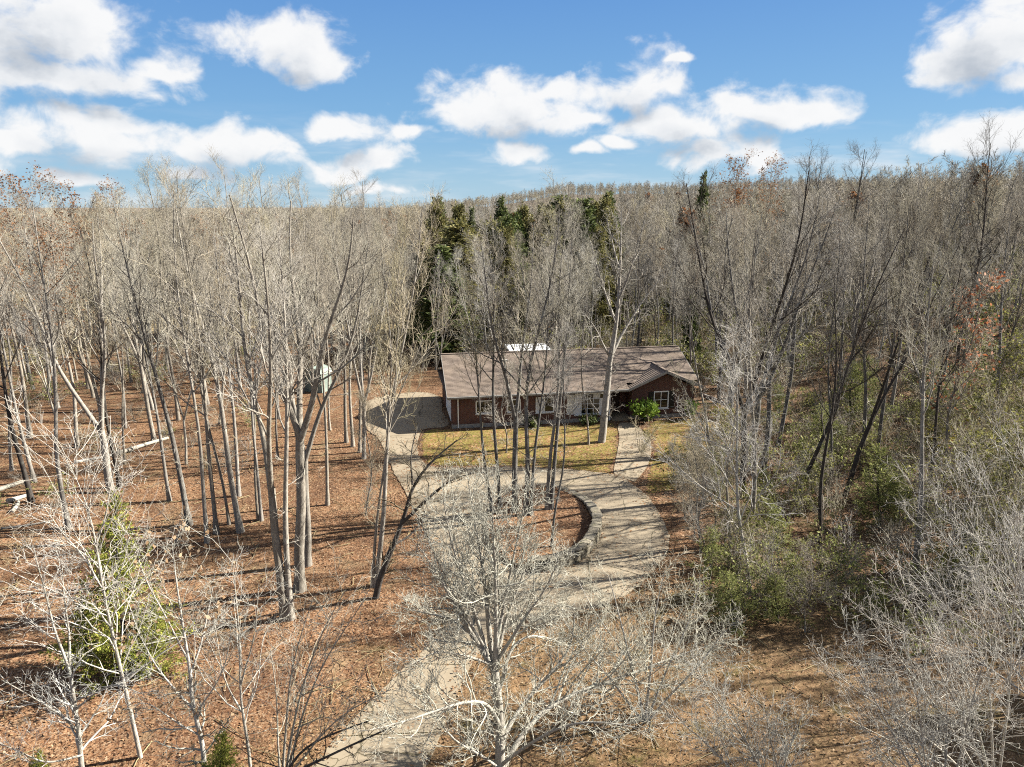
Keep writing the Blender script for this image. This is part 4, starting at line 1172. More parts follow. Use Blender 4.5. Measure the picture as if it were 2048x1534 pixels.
custom_tree('bare_tree', 'white barked tree in the bottom middle with a broad crown over the driveway', (1003, 1585), [
    (.17, .12, [(1003, 1600, 0), (1000, 1534, 0), (998, 1400, .2), (990, 1340, .3)]),
    (.11, .03, [(990, 1345, .3), (966, 1298, .5), (935, 1255, .2), (905, 1205, -.3), (880, 1160, -.5)]),
    (.10, .012, [(990, 1345, .3), (979, 1284, .6), (967, 1155, .9), (951, 1038, 1.2), (938, 962, 1.4)]),
    (.07, .012, [(975, 1310, .4), (955, 1240, .6), (925, 1150, .4), (898, 1070, .2), (885, 1000, 0)]),
    (.06, .012, [(990, 1300, .3), (1010, 1210, .8), (1025, 1120, 1.0), (1040, 1040, 1.2), (1052, 985, 1.2)]),
    (.05, .012, [(966, 1290, .3), (920, 1215, .0), (870, 1140, -.4), (835, 1090, -.6)]),
    (.06, .012, [(995, 1320, .3), (1040, 1250, .2), (1090, 1180, 0), (1120, 1110, 0)]),
    (.09, .012, [(990, 1340, .3), (994, 1272, .2), (990, 1155, 0), (983, 1058, -.2), (985, 985, -.2)]),
    (.07, .012, [(992, 1330, .3), (1005, 1260, .8), (1035, 1180, 1.2), (1060, 1100, 1.5)]),
    (.06, .02, [(997, 1390, .2), (1010, 1330, .5), (1022, 1295, .8), (1057, 1268, 1.2), (1110, 1280, 1.8)]),
    (.075, .015, [(999, 1450, .1), (975, 1405, -.4), (936, 1399, -1.0), (873, 1421, -1.6), (795, 1448, -2.2), (740, 1460, -2.6)]),
    (.10, .02, [(1003, 1540, 0), (1035, 1475, .5), (1069, 1429, 1.2), (1123, 1397, 1.8), (1205, 1366, 2.6), (1264, 1351, 3.2), (1345, 1313, 4.0), (1420, 1290, 4.5)]),
    (.08, .02, [(1001, 1490, 0), (1025, 1435, .6), (1076, 1374, 1.4), (1120, 1325, 2.0), (1145, 1290, 2.4), (1150, 1230, 2.6)]),
    (.06, .015, [(1003, 1530, 0), (1040, 1500, -.6), (1110, 1455, -1.2), (1180, 1440, -1.6), (1270, 1455, -1.8)]),
    (.05, .015, [(1003, 1540, 0), (960, 1510, -.6), (905, 1480, -1.0), (880, 1440, -1.0), (850, 1390, -.8)]),
    (.05, .012, [(985, 1330, .3), (930, 1310, -.6), (870, 1300, -1.2), (820, 1330, -1.8)]),
    (.05, .012, [(950, 1275, .3), (900, 1235, 1.0), (850, 1225, 1.6), (800, 1215, 2.2)]),
], 0.17, 201, n2=18, n3=8, n4=4, lf=(.38, .5, .55), tw=.0072, up=.09)

custom_tree('bare_tree', 'tall stout tree with furrowed trunk on the lawn in front of the door', (1203, 884), [
    (.30, .20, [(1202, 892, 0), (1206, 860, 0), (1211, 815, 0), (1215, 763, 0), (1219, 722, 0)]),
    (.20, .03, [(1219, 726, 0), (1226, 690, 0), (1233, 640, 0), (1238, 580, 0), (1243, 500, 0), (1243, 420, 0)]),
    (.13, .02, [(1221, 715, 0), (1238, 680, .6), (1262, 640, 1.4), (1285, 600, 2), (1320, 560, 2.6)]),
    (.09, .02, [(1219, 712, 0), (1206, 690, -.4), (1190, 655, -.9), (1165, 620, -1.4)]),
    (.10, .02, [(1232, 645, 0), (1215, 600, .5), (1195, 540, 1), (1180, 480, 1.4)]),
    (.10, .02, [(1236, 600, 0), (1258, 550, -.6), (1275, 490, -1), (1290, 440, -1.2)]),
    (.07, .02, [(1240, 540, 0), (1225, 490, .8), (1215, 440, 1.2)]),
], .30, 220, n2=12, n3=6, n4=3, lf=(.32, .5, .55), tw=.008, bark='bark', twig='twig', lmin=.5)

custom_tree('bare_tree', 'low brushy pale tree right of the white barked tree', (1290, 1440), [
    (.06, .01, [(1290, 1450, 0), (1270, 1350, .3), (1240, 1240, .6), (1215, 1150, .8)]),
    (.06, .01, [(1290, 1450, 0), (1300, 1340, -.2), (1310, 1230, -.2), (1330, 1140, 0)]),
    (.05, .01, [(1290, 1450, 0), (1330, 1350, .4), (1375, 1250, .8), (1400, 1160, 1)]),
    (.05, .01, [(1290, 1450, 0), (1230, 1370, -.5), (1160, 1290, -.8), (1110, 1210, -.8)]),
    (.05, .01, [(1290, 1450, 0), (1340, 1390, -.5), (1400, 1330, -1), (1450, 1260, -1)]),
    (.04, .01, [(1290, 1450, 0), (1265, 1330, 1), (1180, 1210, 1.6), (1150, 1150, 2)]),
], .06, 202, n2=16, n3=7, n4=5, lf=(.34, .5, .5), tw=.0055)

custom_tree('bare_tree', 'dark forked tree leaning over the driveway', (750, 1196), [
    (.15, .12, [(750, 1203, 0), (757, 1170, 0), (771, 1125, 0), (788, 1086, 0)]),
    (.11, .03, [(788, 1088, 0), (800, 1055, 0), (812, 1030, 0), (822, 980, 0), (838, 950, .3), (870, 915, .6), (915, 880, 1)]),
    (.085, .02, [(806, 1045, 0), (842, 1010, -.4), (868, 985, -.6), (905, 958, -1), (950, 945, -1.4)]),
    (.06, .015, [(787, 1090, 0), (815, 1075, .5), (840, 1048, .9), (855, 1010, 1.2)]),
    (.05, .015, [(825, 970, 0), (822, 930, .4), (825, 890, .8), (835, 850, 1.2)]),
], .15, 203, n2=9, n3=5, n4=3, lf=(.4, .5, .55), tw=.009, bark='bark_dark', twig='twig_dark')

custom_tree('bare_tree', 'grey sapling in the bottom left with tan leaves on its lower twigs', (412, 1580), [
    (.085, .055, [(412, 1590, 0), (405, 1500, 0), (391, 1431, 0), (382, 1360, 0)]),
    (.055, .01, [(382, 1360, 0), (373, 1300, 0), (361, 1212, 0), (350, 1130, 0), (345, 1080, 0)]),
    (.035, .01, [(388, 1420, 0), (350, 1380, .4), (310, 1330, .7), (275, 1260, 1), (255, 1200, 1.2)]),
    (.035, .01, [(380, 1350, 0), (405, 1280, .4), (420, 1210, .8), (430, 1140, 1)]),
    (.03, .01, [(398, 1470, 0), (330, 1430, -.5), (285, 1400, -.9), (250, 1420, -1.2)]),
    (.03, .01, [(390, 1430, 0), (430, 1370, -.4), (455, 1320, -.7), (465, 1260, -.8)]),
    (.03, .01, [(376, 1320, 0), (340, 1250, -.4), (300, 1180, -.6), (280, 1120, -.6)]),
], .085, 204, n2=11, n3=6, n4=3, leaves='leaf_tan', nleaf=420, tw=.0055)
custom_tree('bare_tree', 'thin pale sapling right of the sapling with tan leaves', (503, 1560), [
    (.06, .01, [(503, 1570, 0), (497, 1490, 0), (483, 1400, 0), (479, 1280, 0), (468, 1180, 0), (465, 1120, 0)]),
    (.03, .01, [(488, 1430, 0), (450, 1370, .4), (440, 1300, .6), (425, 1230, .8)]),
    (.03, .01, [(482, 1370, 0), (500, 1300, -.3), (515, 1230, -.5), (520, 1170, -.5)]),
], .06, 205, n2=10, n3=5, n4=3, tw=.0055)
custom_tree('bare_tree', 'leaning sapling in front of the yellow green juniper', (282, 1515), [
    (.075, .01, [(282, 1520, 0), (265, 1440, 0), (250, 1365, 0), (222, 1255, 0), (199, 1168, 0), (186, 1040, 0), (160, 960, 0), (128, 900, 0)]),
    (.03, .01, [(222, 1255, 0), (180, 1205, -.3), (140, 1190, -.6), (95, 1200, -.8)]),
    (.03, .01, [(199, 1168, 0), (165, 1110, .4), (120, 1060, .7), (85, 1010, 1)]),
    (.03, .01, [(192, 1090, 0), (215, 1020, .3), (225, 960, .5), (235, 900, .6)]),
    (.03, .01, [(210, 1210, 0), (245, 1130, .4), (262, 1050, .6)]),
], .07, 206, n2=12, n3=6, n4=3, tw=.007)
custom_tree('bare_tree', 'pale branching sapling at the bottom left corner', (168, 1570), [
    (.085, .05, [(168, 1580, 0), (160, 1480, 0), (147, 1400, 0), (138, 1340, 0)]),
    (.045, .01, [(138, 1340, 0), (118, 1280, 0), (98, 1220, 0), (82, 1160, 0), (70, 1100, 0)]),
    (.04, .01, [(138, 1350, 0), (140, 1280, .3), (128, 1200, .6), (125, 1120, .8)]),
    (.035, .01, [(155, 1460, 0), (110, 1420, -.5), (60, 1390, -.9), (0, 1360, -1.2)]),
    (.035, .01, [(150, 1420, 0), (200, 1380, -.4), (228, 1365, -.6), (290, 1390, -.9)]),
    (.035, .01, [(165, 1510, 0), (90, 1530, -.8), (40, 1500, -1.2), (-20, 1480, -1.6)]),
], .085, 207, n2=11, n3=6, n4=3, tw=.0055)
custom_tree('bare_tree', 'fan shaped clump of thin stems left of the bottom of the driveway', (567, 1560), [
    (.05, .01, [(565, 1570, 0), (570, 1470, 0), (577, 1365, 0), (600, 1280, 0), (625, 1200, 0)]),
    (.05, .01, [(569, 1570, 0), (585, 1450, -.2), (612, 1350, -.3), (655, 1240, -.4), (690, 1180, -.4)]),
    (.045, .01, [(570, 1570, 0), (600, 1440, -.4), (645, 1330, -.6), (690, 1260, -.8), (730, 1200, -1)]),
    (.04, .01, [(562, 1570, 0), (555, 1460, .3), (552, 1370, .5), (540, 1300, .6)]),
    (.04, .01, [(572, 1560, 0), (640, 1470, -.8), (700, 1420, -1.2), (780, 1380, -1.6)]),
], .05, 208, n2=9, n3=5, n4=3, tw=.0065, ang=34)
custom_tree('bare_tree', 'dark twisting branch reaching over the bottom of the driveway from the left', (520, 1640), [
    (.06, .02, [(520, 1650, 0), (560, 1560, 0), (640, 1520, 0), (720, 1480, 0), (790, 1450, 0)]),
    (.05, .02, [(540, 1600, 0), (600, 1500, .5), (660, 1470, .8), (740, 1440, 1)]),
], .06, 209, n2=7, n3=5, n4=2, bark='bark_dark', twig='twig_dark', tw=.007)
# vine hung, half evergreen tangles that darken the right-hand side
TG = [bare_tree(95 + i, 7.0, .06, .1, 22, 7, 5, 2, .34, 44, tw=.007, wander=.25, bark='bark', twig='twig_brush', leaves='leaf_olive', nleaf=[2000, 650][i], lsize=.10) for i in range(2)]
for (bx, by, H, k, rs, lab) in ((1905, 1170, 6.5, 0, 1.2, 'tangle of olive leaved vines behind the corner bush'), (2010, 1200, 7.5, 0, 1.2, 'tallest olive tangle at the right edge above the corner bush'),
                                (2120, 1120, 9, 0, 1.2, 'olive tangle cut by the right edge'), (1945, 1060, 7, 1, 1.2, 'thin olive tangle right of the dark wavy trunk'), (1835, 1110, 4.5, 1, 1.3, 'low olive brush at the foot of the dark wavy trunk'),
                                (1990, 960, 8, 0, 1.1, 'olive tangle under the orange leaved tree'), (1890, 930, 6, 1, 1.2, 'sparse olive tangle above the dark wavy trunk'), (2060, 1010, 8, 1, 1.1, 'brown olive tangle on the right edge'),
                                (1470, 1190, 3.6, 1, 1.3, 'dense dark brush right of the bend of the driveway'), (1530, 1235, 3.4, 1, 1.3, 'dense brush in the deepest shade by the dry grass'), (1450, 1120, 3.2, 1, 1.3, 'low brush at the widest part of the driveway'),
                                (1610, 1265, 3.5, 1, 1.4, 'low brush right of the deepest shade'), (1445, 1000, 3.0, 1, 1.2, 'brown brush beside the walkway'), (1395, 905, 3.2, 1, 1.2, 'low brush below the right corner of the house')):
    q = gp(bx, by)
    for _ in range(4): q = gp(bx, by, H1(q.x, q.y))
    plant(TG[k], (q.x, q.y, q.z - .04), H, bx * .71, None, rs, lab, 'bush', None, 'tangled_bush')
# light brush filling the lower right corner
brush = [((1990, 1600), -1, 210, 'wide pale bush of fanning stems in the bottom right corner', [(1660, 1340), (1740, 1240), (1800, 1180), (1870, 1130), (1950, 1100), (2040, 1080), (1700, 1440)]),
         ((2110, 1420), 1, 211, 'pale bush leaning in from the right edge above the corner bush', [(1820, 1150), (1850, 1020), (1900, 960), (1960, 930), (2060, 900), (1830, 1250)]),
         ((1880, 1640), -1, 212, 'lower pale bush at the bottom edge on the right', [(1690, 1300), (1760, 1370), (1820, 1330), (1900, 1300), (1970, 1320), (1740, 1480)]),
         ((1560, 1620), -1, 213, 'sparse thin stemmed bush at the bottom edge over the dry grass', [(1390, 1330), (1450, 1400), (1530, 1420), (1600, 1430), (1330, 1420)]),
         ((2080, 1230), 2, 214, 'grey brush tangle along the right edge below the orange leaved tree', [(1880, 900), (1930, 860), (1990, 800), (2060, 780), (1850, 980)])]
for b, s, sd, lab, tips in brush:
    rg = np.random.default_rng(sd); L = []
    for i, (tx, ty) in enumerate(tips):
        bx, by = b; k = rg.uniform(-1.2, 1.2)
        L.append((.045, .009, [(bx, by + 8, 0), (bx + (tx - bx) * .35 + rg.uniform(-15, 15), by + (ty - by) * .4, k * .4), (bx + (tx - bx) * .7, by + (ty - by) * .72, k * .8), (tx, ty, k)]))
    custom_tree('bare_bush', lab, b, L, .05, sd, n2=14, n3=7, n4=4, lf=(.34, .5, .5), tw=.0055, ang=32, cat='bush', twig='twig_pale' if sd != 214 else 'twig')

# ---------------------------------------------------------------- evergreens
def ever(p, b, top, label, name, rs=1.0, cat='tree', group=None):
    loc = gp(*b)
    for _ in range(4): loc = gp(b[0], b[1], H1(loc.x, loc.y))
    tp_ = yp(top[0], top[1], loc.y); H = (Vector(tp_) - loc).length
    random.seed(b[0]); loc.z -= .03
    return plant(p, loc, H, random.uniform(0, 6), tp_, rs, label, cat, group, name)


ever(JU, (252, 1350), (226, 990), 'tall yellow green juniper behind thin saplings on the left', 'juniper_tree', .95)
ever(JU, (430, 1600), (448, 1462), 'low bright green juniper at the bottom edge', 'juniper_tree', 1.3)
ever(JU, (60, 1600), (80, 1500), 'small green juniper in the bottom left corner', 'juniper_tree', 1.2)
ever(JU, (175, 1330), (165, 1195), 'low juniper spreading left of the tall one', 'juniper_tree', 1.5)
ever(JU, (300, 1345), (310, 1190), 'low juniper spreading right of the tall one', 'juniper_tree', 1.3)
for b, tpx, lab, rs in (((1527, 1018), (1525, 938), 'small dense green pine below the straight dark trunk', 1.0), ((1560, 1130), (1545, 1010), 'soft pale green pine right of the driveway', .95),
                        ((1760, 1065), (1755, 900), 'largest young pine on the right slope', 1.1),
                        ((1800, 1060), (1790, 950), 'young pine with dark lower boughs right of the largest one', 1.3), ((1645, 905), (1640, 810), 'light green pine behind the strongly leaning trunk', 1.2),
                        ((1505, 925), (1500, 868), 'tiny yellow green pine beside the dark double trunk', 1.2), ((1700, 850), (1703, 730), 'feathery pale pine on the upper right slope', 1.2),
                        ((1608, 945), (1605, 880), 'tiny pale pine at the foot of the slope', 1.3), ((1590, 1200), (1585, 1110), 'dark green pine sapling in the shade right of the drive', 1.3),
                        ((1755, 1240), (1757, 1165), 'pine sapling standing in the deep shade', 1.2), ((1965, 860), (1960, 730), 'green pine among the brush near the right edge', 1.2),
                        ((1420, 1160), (1425, 1060), 'dull green sapling pine at the right edge of the drive', 1.1), ((1900, 1210), (1905, 1100), 'shaded pine behind the corner brush', 1.3),
                        ((2010, 1000), (2015, 860), 'pine half hidden in brush at the right edge', 1.2),
                        ((1470, 1260), (1455, 1150), 'dark pine in the shade behind the low brushy tree', 1.4), ((1555, 1245), (1550, 1150), 'dark pine in the deepest shade right of the driveway', 1.4),
                        ((1680, 905), (1682, 850), 'pale green pine between the leaning trunks', 1.4), ((1885, 870), (1880, 770), 'pale pine above the dark wavy trunk', 1.3), ((1630, 985), (1625, 925), 'tiny green pine right of the strongly leaning trunk', 1.5),
                        ((1730, 800), (1735, 715), 'feathery pine high on the right slope', 1.4), ((1850, 800), (1845, 720), 'light green pine beside the yellow dotted bushes', 1.4), ((1560, 840), (1556, 770), 'light green pine just right of the house', 1.2),
                        ((1940, 1180), (1945, 1060), 'green pine buried in the corner brush', 1.3), ((1430, 1010), (1428, 935), 'yellowish pine sapling in the brush by the walkway', 1.2)):
    ever(PS[len(lab) % 2], b, tpx, lab, 'pine_sapling', rs)
for px, py, Y, k, rs, lab in ((905, 440, 84, 1, 2.1, 'tall olive cedar behind the left end of the house'), (878, 490, 80, 0, 1.9, 'dark cedar at the left of the tall olive one'), (940, 462, 88, 1, 1.8, 'olive cedar right of the tall one behind the house'),
                              (1125, 390, 118, 0, 2.0, 'bright topped cedar, tallest of the green group on the skyline'), (1168, 396, 116, 0, 2.0, 'green cedar right of the tallest one on the skyline'), (1148, 410, 112, 2, 1.5, 'low green cedar between the two tallest on the skyline'),
                              (918, 410, 135, 2, .8, 'thin cedar spire, first from the left on the skyline'), (942, 414, 134, 0, .7, 'thin cedar spire, second from the left on the skyline'), (1000, 396, 130, 2, 1.0, 'narrow cedar spire left of the green group'),
                              (1090, 415, 120, 2, 1.3, 'dull green cedar at the left of the green group'), (1218, 382, 128, 0, 1.0, 'narrow cedar at the right end of the green group'), (1190, 402, 124, 1, 1.1, 'olive cedar near the right end of the green group'),
                              (1408, 345, 105, 2, .55, 'dark spruce like cedar on the skyline above the house'), (850, 480, 95, 1, 1.2, 'olive cedar half hidden by bare crowns left of the house'), (960, 440, 100, 1, 1.2, 'olive cedar behind the middle of the roof'),
                              (1030, 425, 112, 2, 1.2, 'dull cedar between the spire and the green group'), (1385, 590, 74, 2, 1.0, 'dark cedar in shade behind the right end of the roof')):
    tp_ = yp(px, py, Y); z = H1(tp_.x, Y)
    plant(CD[k], (tp_.x, Y, z), tp_.z - z, px * .37, None, rs, lab, 'tree', None, 'cedar_tree')


CW = [evergreen(130 + i, 10.0, 3.2, 80, 0, 18, (8, .30, .18), foliage=['cedar_olive', 'cedar'][i], power=.5, ang=60) for i in range(2)]
rb = np.random.default_rng(31)
for k in range(16):
    px = rb.uniform(850, 1235); Y = rb.uniform(88, 128); py = 398 + (Y < 105) * rb.uniform(20, 60) + rb.uniform(0, 26)
    tp_ = yp(px, py, Y); z = H1(tp_.x, Y)
    plant(CW[int(rb.random() < .4)], (tp_.x, Y, z), tp_.z - z, rb.uniform(0, 6), None, rb.uniform(.8, 1.15), 'rounded olive cedar in the green band behind the roof', 'tree', 'rounded cedars in the green band behind the house', 'cedar_tree')

# ---------------------------------------------------------------- shrubs by the house
def leafy_shrub(name, label, loc, W, H, n, leaf, size, seed, cat='shrub'):
    rg = np.random.default_rng(seed); root = thing(name, label, cat, loc)
    nst = 12; a = rg.uniform(0, 6.28, nst)
    P = np.zeros((nst, 5, 3)); 
    for k in range(5):
        f = k / 4; P[:, k, 0] = np.cos(a) * W * .5 * f * rg.uniform(.5, 1, nst); P[:, k, 1] = np.sin(a) * W * .5 * f * rg.uniform(.5, 1, nst); P[:, k, 2] = -.05 + H * f * rg.uniform(.75, 1, nst)
    Rr = np.tile(np.linspace(.022, .008, 5), (nst, 1))
    P2, R2 = grow(P, Rr, 7, .3, 1, 45, 15, .5, 4, rg, .2, .1, .6, .01, .005)
    V, F = join([tubes(P, Rr, 5), tubes(P2, R2, 3)]); link('stem', mesh_np('shrub_stem', V, F, M['bark_dark']), root)
    pts = P2.reshape(-1, 3); pts = pts[rg.integers(len(pts), size=n)] + rg.normal(0, .13, (n, 3))
    pts[:, 2] = np.maximum(pts[:, 2], .05)
    V, F = leaf_quads(pts, size, rg, 2.2, .4); link('foliage', mesh_np('shrub_foliage', V, F, M[leaf]), root)
    return root


def hl(x, y, z=0): return HO + Matrix.Rotation(HR, 3, 'Z') @ Vector((x, y, z))


leafy_shrub('evergreen_shrub', 'bright green shrub beside the front porch', hl(15.3, -1.3), 2.0, 1.7, 900, 'laurel', .16, 301)
leafy_shrub('evergreen_shrub', 'small green shrub at the right corner of the house', hl(19.4, -.8), 1.0, 1.5, 300, 'laurel', .13, 302)
leafy_shrub('evergreen_shrub', 'low dark shrub under the windows', hl(6.2, -.7), 1.5, .6, 420, 'cedar', .12, 303)
leafy_shrub('evergreen_shrub', 'low dark shrub below the picture window', hl(10.8, -.8), 1.5, .6, 420, 'cedar', .12, 304)
leafy_shrub('yellow_shrub', 'low shrub with yellow leaves right of the house', hl(22.0, -1.2), 1.8, 1.0, 260, 'leaf_yellow', .12, 305)
for (px, py, lab) in ((1985, 905, 'bush dotted with yellow leaves near the right edge'), (1870, 935, 'thin bush with a few yellow leaves by the dark wavy trunk'), (1935, 965, 'bush with scattered yellow leaves above the corner brush')):
    q = gp(px, py); leafy_shrub('yellow_bush', lab, (q.x, q.y, H1(q.x, q.y)), 2.6, 2.6, 130, 'leaf_yellow', .13, px, 'bush')

# ---------------------------------------------------------------- fallen logs
def log(label, a, b, r, seed, m='bark_pale'):
    A, B = gp(*a), gp(*b); rg = np.random.default_rng(seed)
    A.z = H1(A.x, A.y) + r * .8; B.z = H1(B.x, B.y) + r * .7
    mid = (A + B) / 2; c, r_ = stem([A - mid, Vector((rg.normal(0, .1), rg.normal(0, .1), r * .1)), B - mid], r, r * .65, 9, rg)
    root = thing('fallen_log', label, 'log', mid)
    V, F = tubes(c[None], r_[None], 9)
    nv = len(V); V = np.concatenate([V, [c[0], c[-1]]])
    caps = [np.array([[nv, (i + 1) % 9, i] for i in range(9)]), np.array([[nv + 1, nv - 9 + i, nv - 9 + (i + 1) % 9] for i in range(9)])]
    link('log_body', mesh_np('log', V, [F] + caps, M[m], smooth=True), root)
    ps, qs = grow(c[None], r_[None], 4, .2, .9, 60, 10, .12, 4, rg, .15, .08, .35, .05, .02)
    V, F = tubes(ps, qs, 4); link('branch_stub', mesh_np('log_stub', V, F, M[m]), root)


log('long pale fallen log behind the forked pale tree', (232, 905), (335, 868), .17, 401)
log('short pale log lying left of the long one', (150, 926), (228, 905), .12, 402)
log('pale fallen log at the left edge', (-8, 999), (52, 974), .16, 403)
log('broken pale log below the dark leaning trunk', (18, 1022), (62, 1006), .15, 404)
log('short snapped piece of log pointing downhill', (28, 1042), (40, 1020), .12, 405)
log('fallen grey branch lying in the litter in front of the logs', (5, 1075), (110, 1052), .07, 406, 'bark')
log('fallen trunk in the brush right of the house', (1400, 790), (1460, 812), .14, 407, 'bark')

# ---------------------------------------------------------------- woodland trees placed at random
rng = np.random.default_rng(77)
taken = [np.array(o.matrix_world.translation[:2]) for o in bpy.data.objects if o.parent is None and o.type == 'EMPTY' and o.get('category') in ('tree', 'shed')]
taken = [t_ for t_ in taken]


def house_zone(x, y):
    c, s = math.cos(-HR), math.sin(-HR); dx, dy = x - HO.x, y - HO.y
    u = dx * c - dy * s; v = dx * s + dy * c
    return (u > -2.5) & (u < 22.5) & (v > -4.0) & (v < 15.5)


def free(x, y):
    """ground that must stay open: paving, lawn, yard, the view down the drive"""
    x = np.asarray(x); y = np.asarray(y)
    bad = inside(drive_s, x, y) | house_zone(x, y) | inside(side_lawn, x, y) | inside(lawn_o, x, y)
    for dx, dy in ((1.6, 0), (-1.6, 0), (0, 1.6), (0, -1.6)): bad |= inside(drive_s, x + dx, y + dy)
    bad |= (y < 31) & (x > -11) & (x < 9)
    bad |= (x > -17) & (x < -8.5) & (y > 28) & (y < 62)
    bad |= (x > 5) & (x < 13) & (y > 24) & (y < 56)
    return ~bad


def near_scatter(n_try, xr, yr, dmin, cond, existing):
    xs = rng.uniform(*xr, n_try); ys = rng.uniform(*yr, n_try)
    ok = free(xs, ys) & cond(xs, ys); out = []
    E_ = [e for e in existing]
    for x, y in zip(xs[ok], ys[ok]):
        if abs(x) > 0.80 * y + 4: continue
        p = np.array((x, y))
        if E_ and np.min(np.sum((np.array(E_) - p) ** 2, 1)) < dmin ** 2: continue
        E_.append(p); out.append((x, y))
    return out


left = near_scatter(2600, (-75, -12), (34, 92), 3.7, lambda x, y: (y > 47) | (x < -22), taken); taken += [np.array(p) for p in left]
right = near_scatter(2600, (13, 80), (30, 92), 3.7, lambda x, y: (y > 54) | (x > 33), taken); taken += [np.array(p) for p in right]
back = near_scatter(2200, (-14, 26), (69, 96), 3.3, lambda x, y: y > 69, taken); taken += [np.array(p) for p in back]
near_all = []
for reg, pts in (('l', left), ('r', right), ('b', back)):
    for (x, y) in pts: near_all.append((math.hypot(x, y), reg, x, y))
near_all.sort()
GRP = {'l': 'woodland trees filling the left side', 'r': 'woodland trees filling the right slope', 'b': 'woodland trees in the belt behind the house'}


def wood_label(reg, kind, x, y, dx, H, rs):
    """what sets a woodland tree apart: its kind, build, lean and where it stands"""
    if reg == 'l':
        where = ('by the left edge behind the fallen logs' if x < -38 and y < 62 else 'by the dry clearing at far left' if x < -45 else
                 'behind the trunk cluster in the left woods' if y < 62 else 'around the pale green shed' if x > -26 and y < 74 else 'in the back rows of the left woods')
    elif reg == 'b':
        where = 'behind the garage end of the house' if x < -2 else 'behind the middle of the long roof' if x < 10 else 'behind the gable end of the house'
    else:
        where = ('just beyond the right end of the house' if x < 30 and y < 75 else 'on the far slope past the gable end' if x < 36 else
                 'along the right edge of the woods' if x > .62 * y else 'high on the right slope below the skyline')
    lean = 'leaning left' if dx < -1.1 else 'leaning right' if dx > 1.1 else 'upright'
    size = 'tall' if H > 15.6 else 'mid height' if H > 12.5 else 'short'
    return '%s %s %s tree %s' % (size, lean, kind, where)


KEEP = 225
for k, (d_, reg, x, y) in enumerate(near_all[:KEEP]):
    q = rng.random()
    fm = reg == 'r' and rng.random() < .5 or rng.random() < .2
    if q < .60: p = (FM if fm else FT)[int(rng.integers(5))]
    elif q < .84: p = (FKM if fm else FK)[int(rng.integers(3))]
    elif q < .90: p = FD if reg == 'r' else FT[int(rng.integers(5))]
    elif q < .95: p = FR if reg == 'l' and x < -30 else FP[0]
    else: p = FP[1]
    Hh = rng.uniform(13, 17.5) if reg != 'b' else rng.uniform(9, 14)
    if p in FP: Hh = rng.uniform(9, 13)
    z = H1(x, y); dx = rng.normal(0, 1.1)
    kind = 'forked grey' if p in FK else 'shade toned forked' if p in FKM else 'shade toned grey' if p in FM else 'dark barked' if p is FD else 'rust leaved' if p is FR else 'pale barked' if p in FP else 'slim grey' if p in (FT[0], FT[4], FT[2]) else 'broad crowned grey'
    lean = Vector((x + dx, y + rng.normal(0, .9), z + Hh))
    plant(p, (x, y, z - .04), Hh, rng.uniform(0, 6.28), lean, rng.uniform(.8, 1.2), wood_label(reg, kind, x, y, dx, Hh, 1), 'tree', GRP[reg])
rest = near_all[KEEP:]
# trees just outside the right of the picture, whose shade falls into it
for k in range(34):
    y_ = rng.uniform(16, 52); x_ = .80 * y_ + 5 + rng.uniform(0, 22); rest.append((0, 'r', x_, y_))


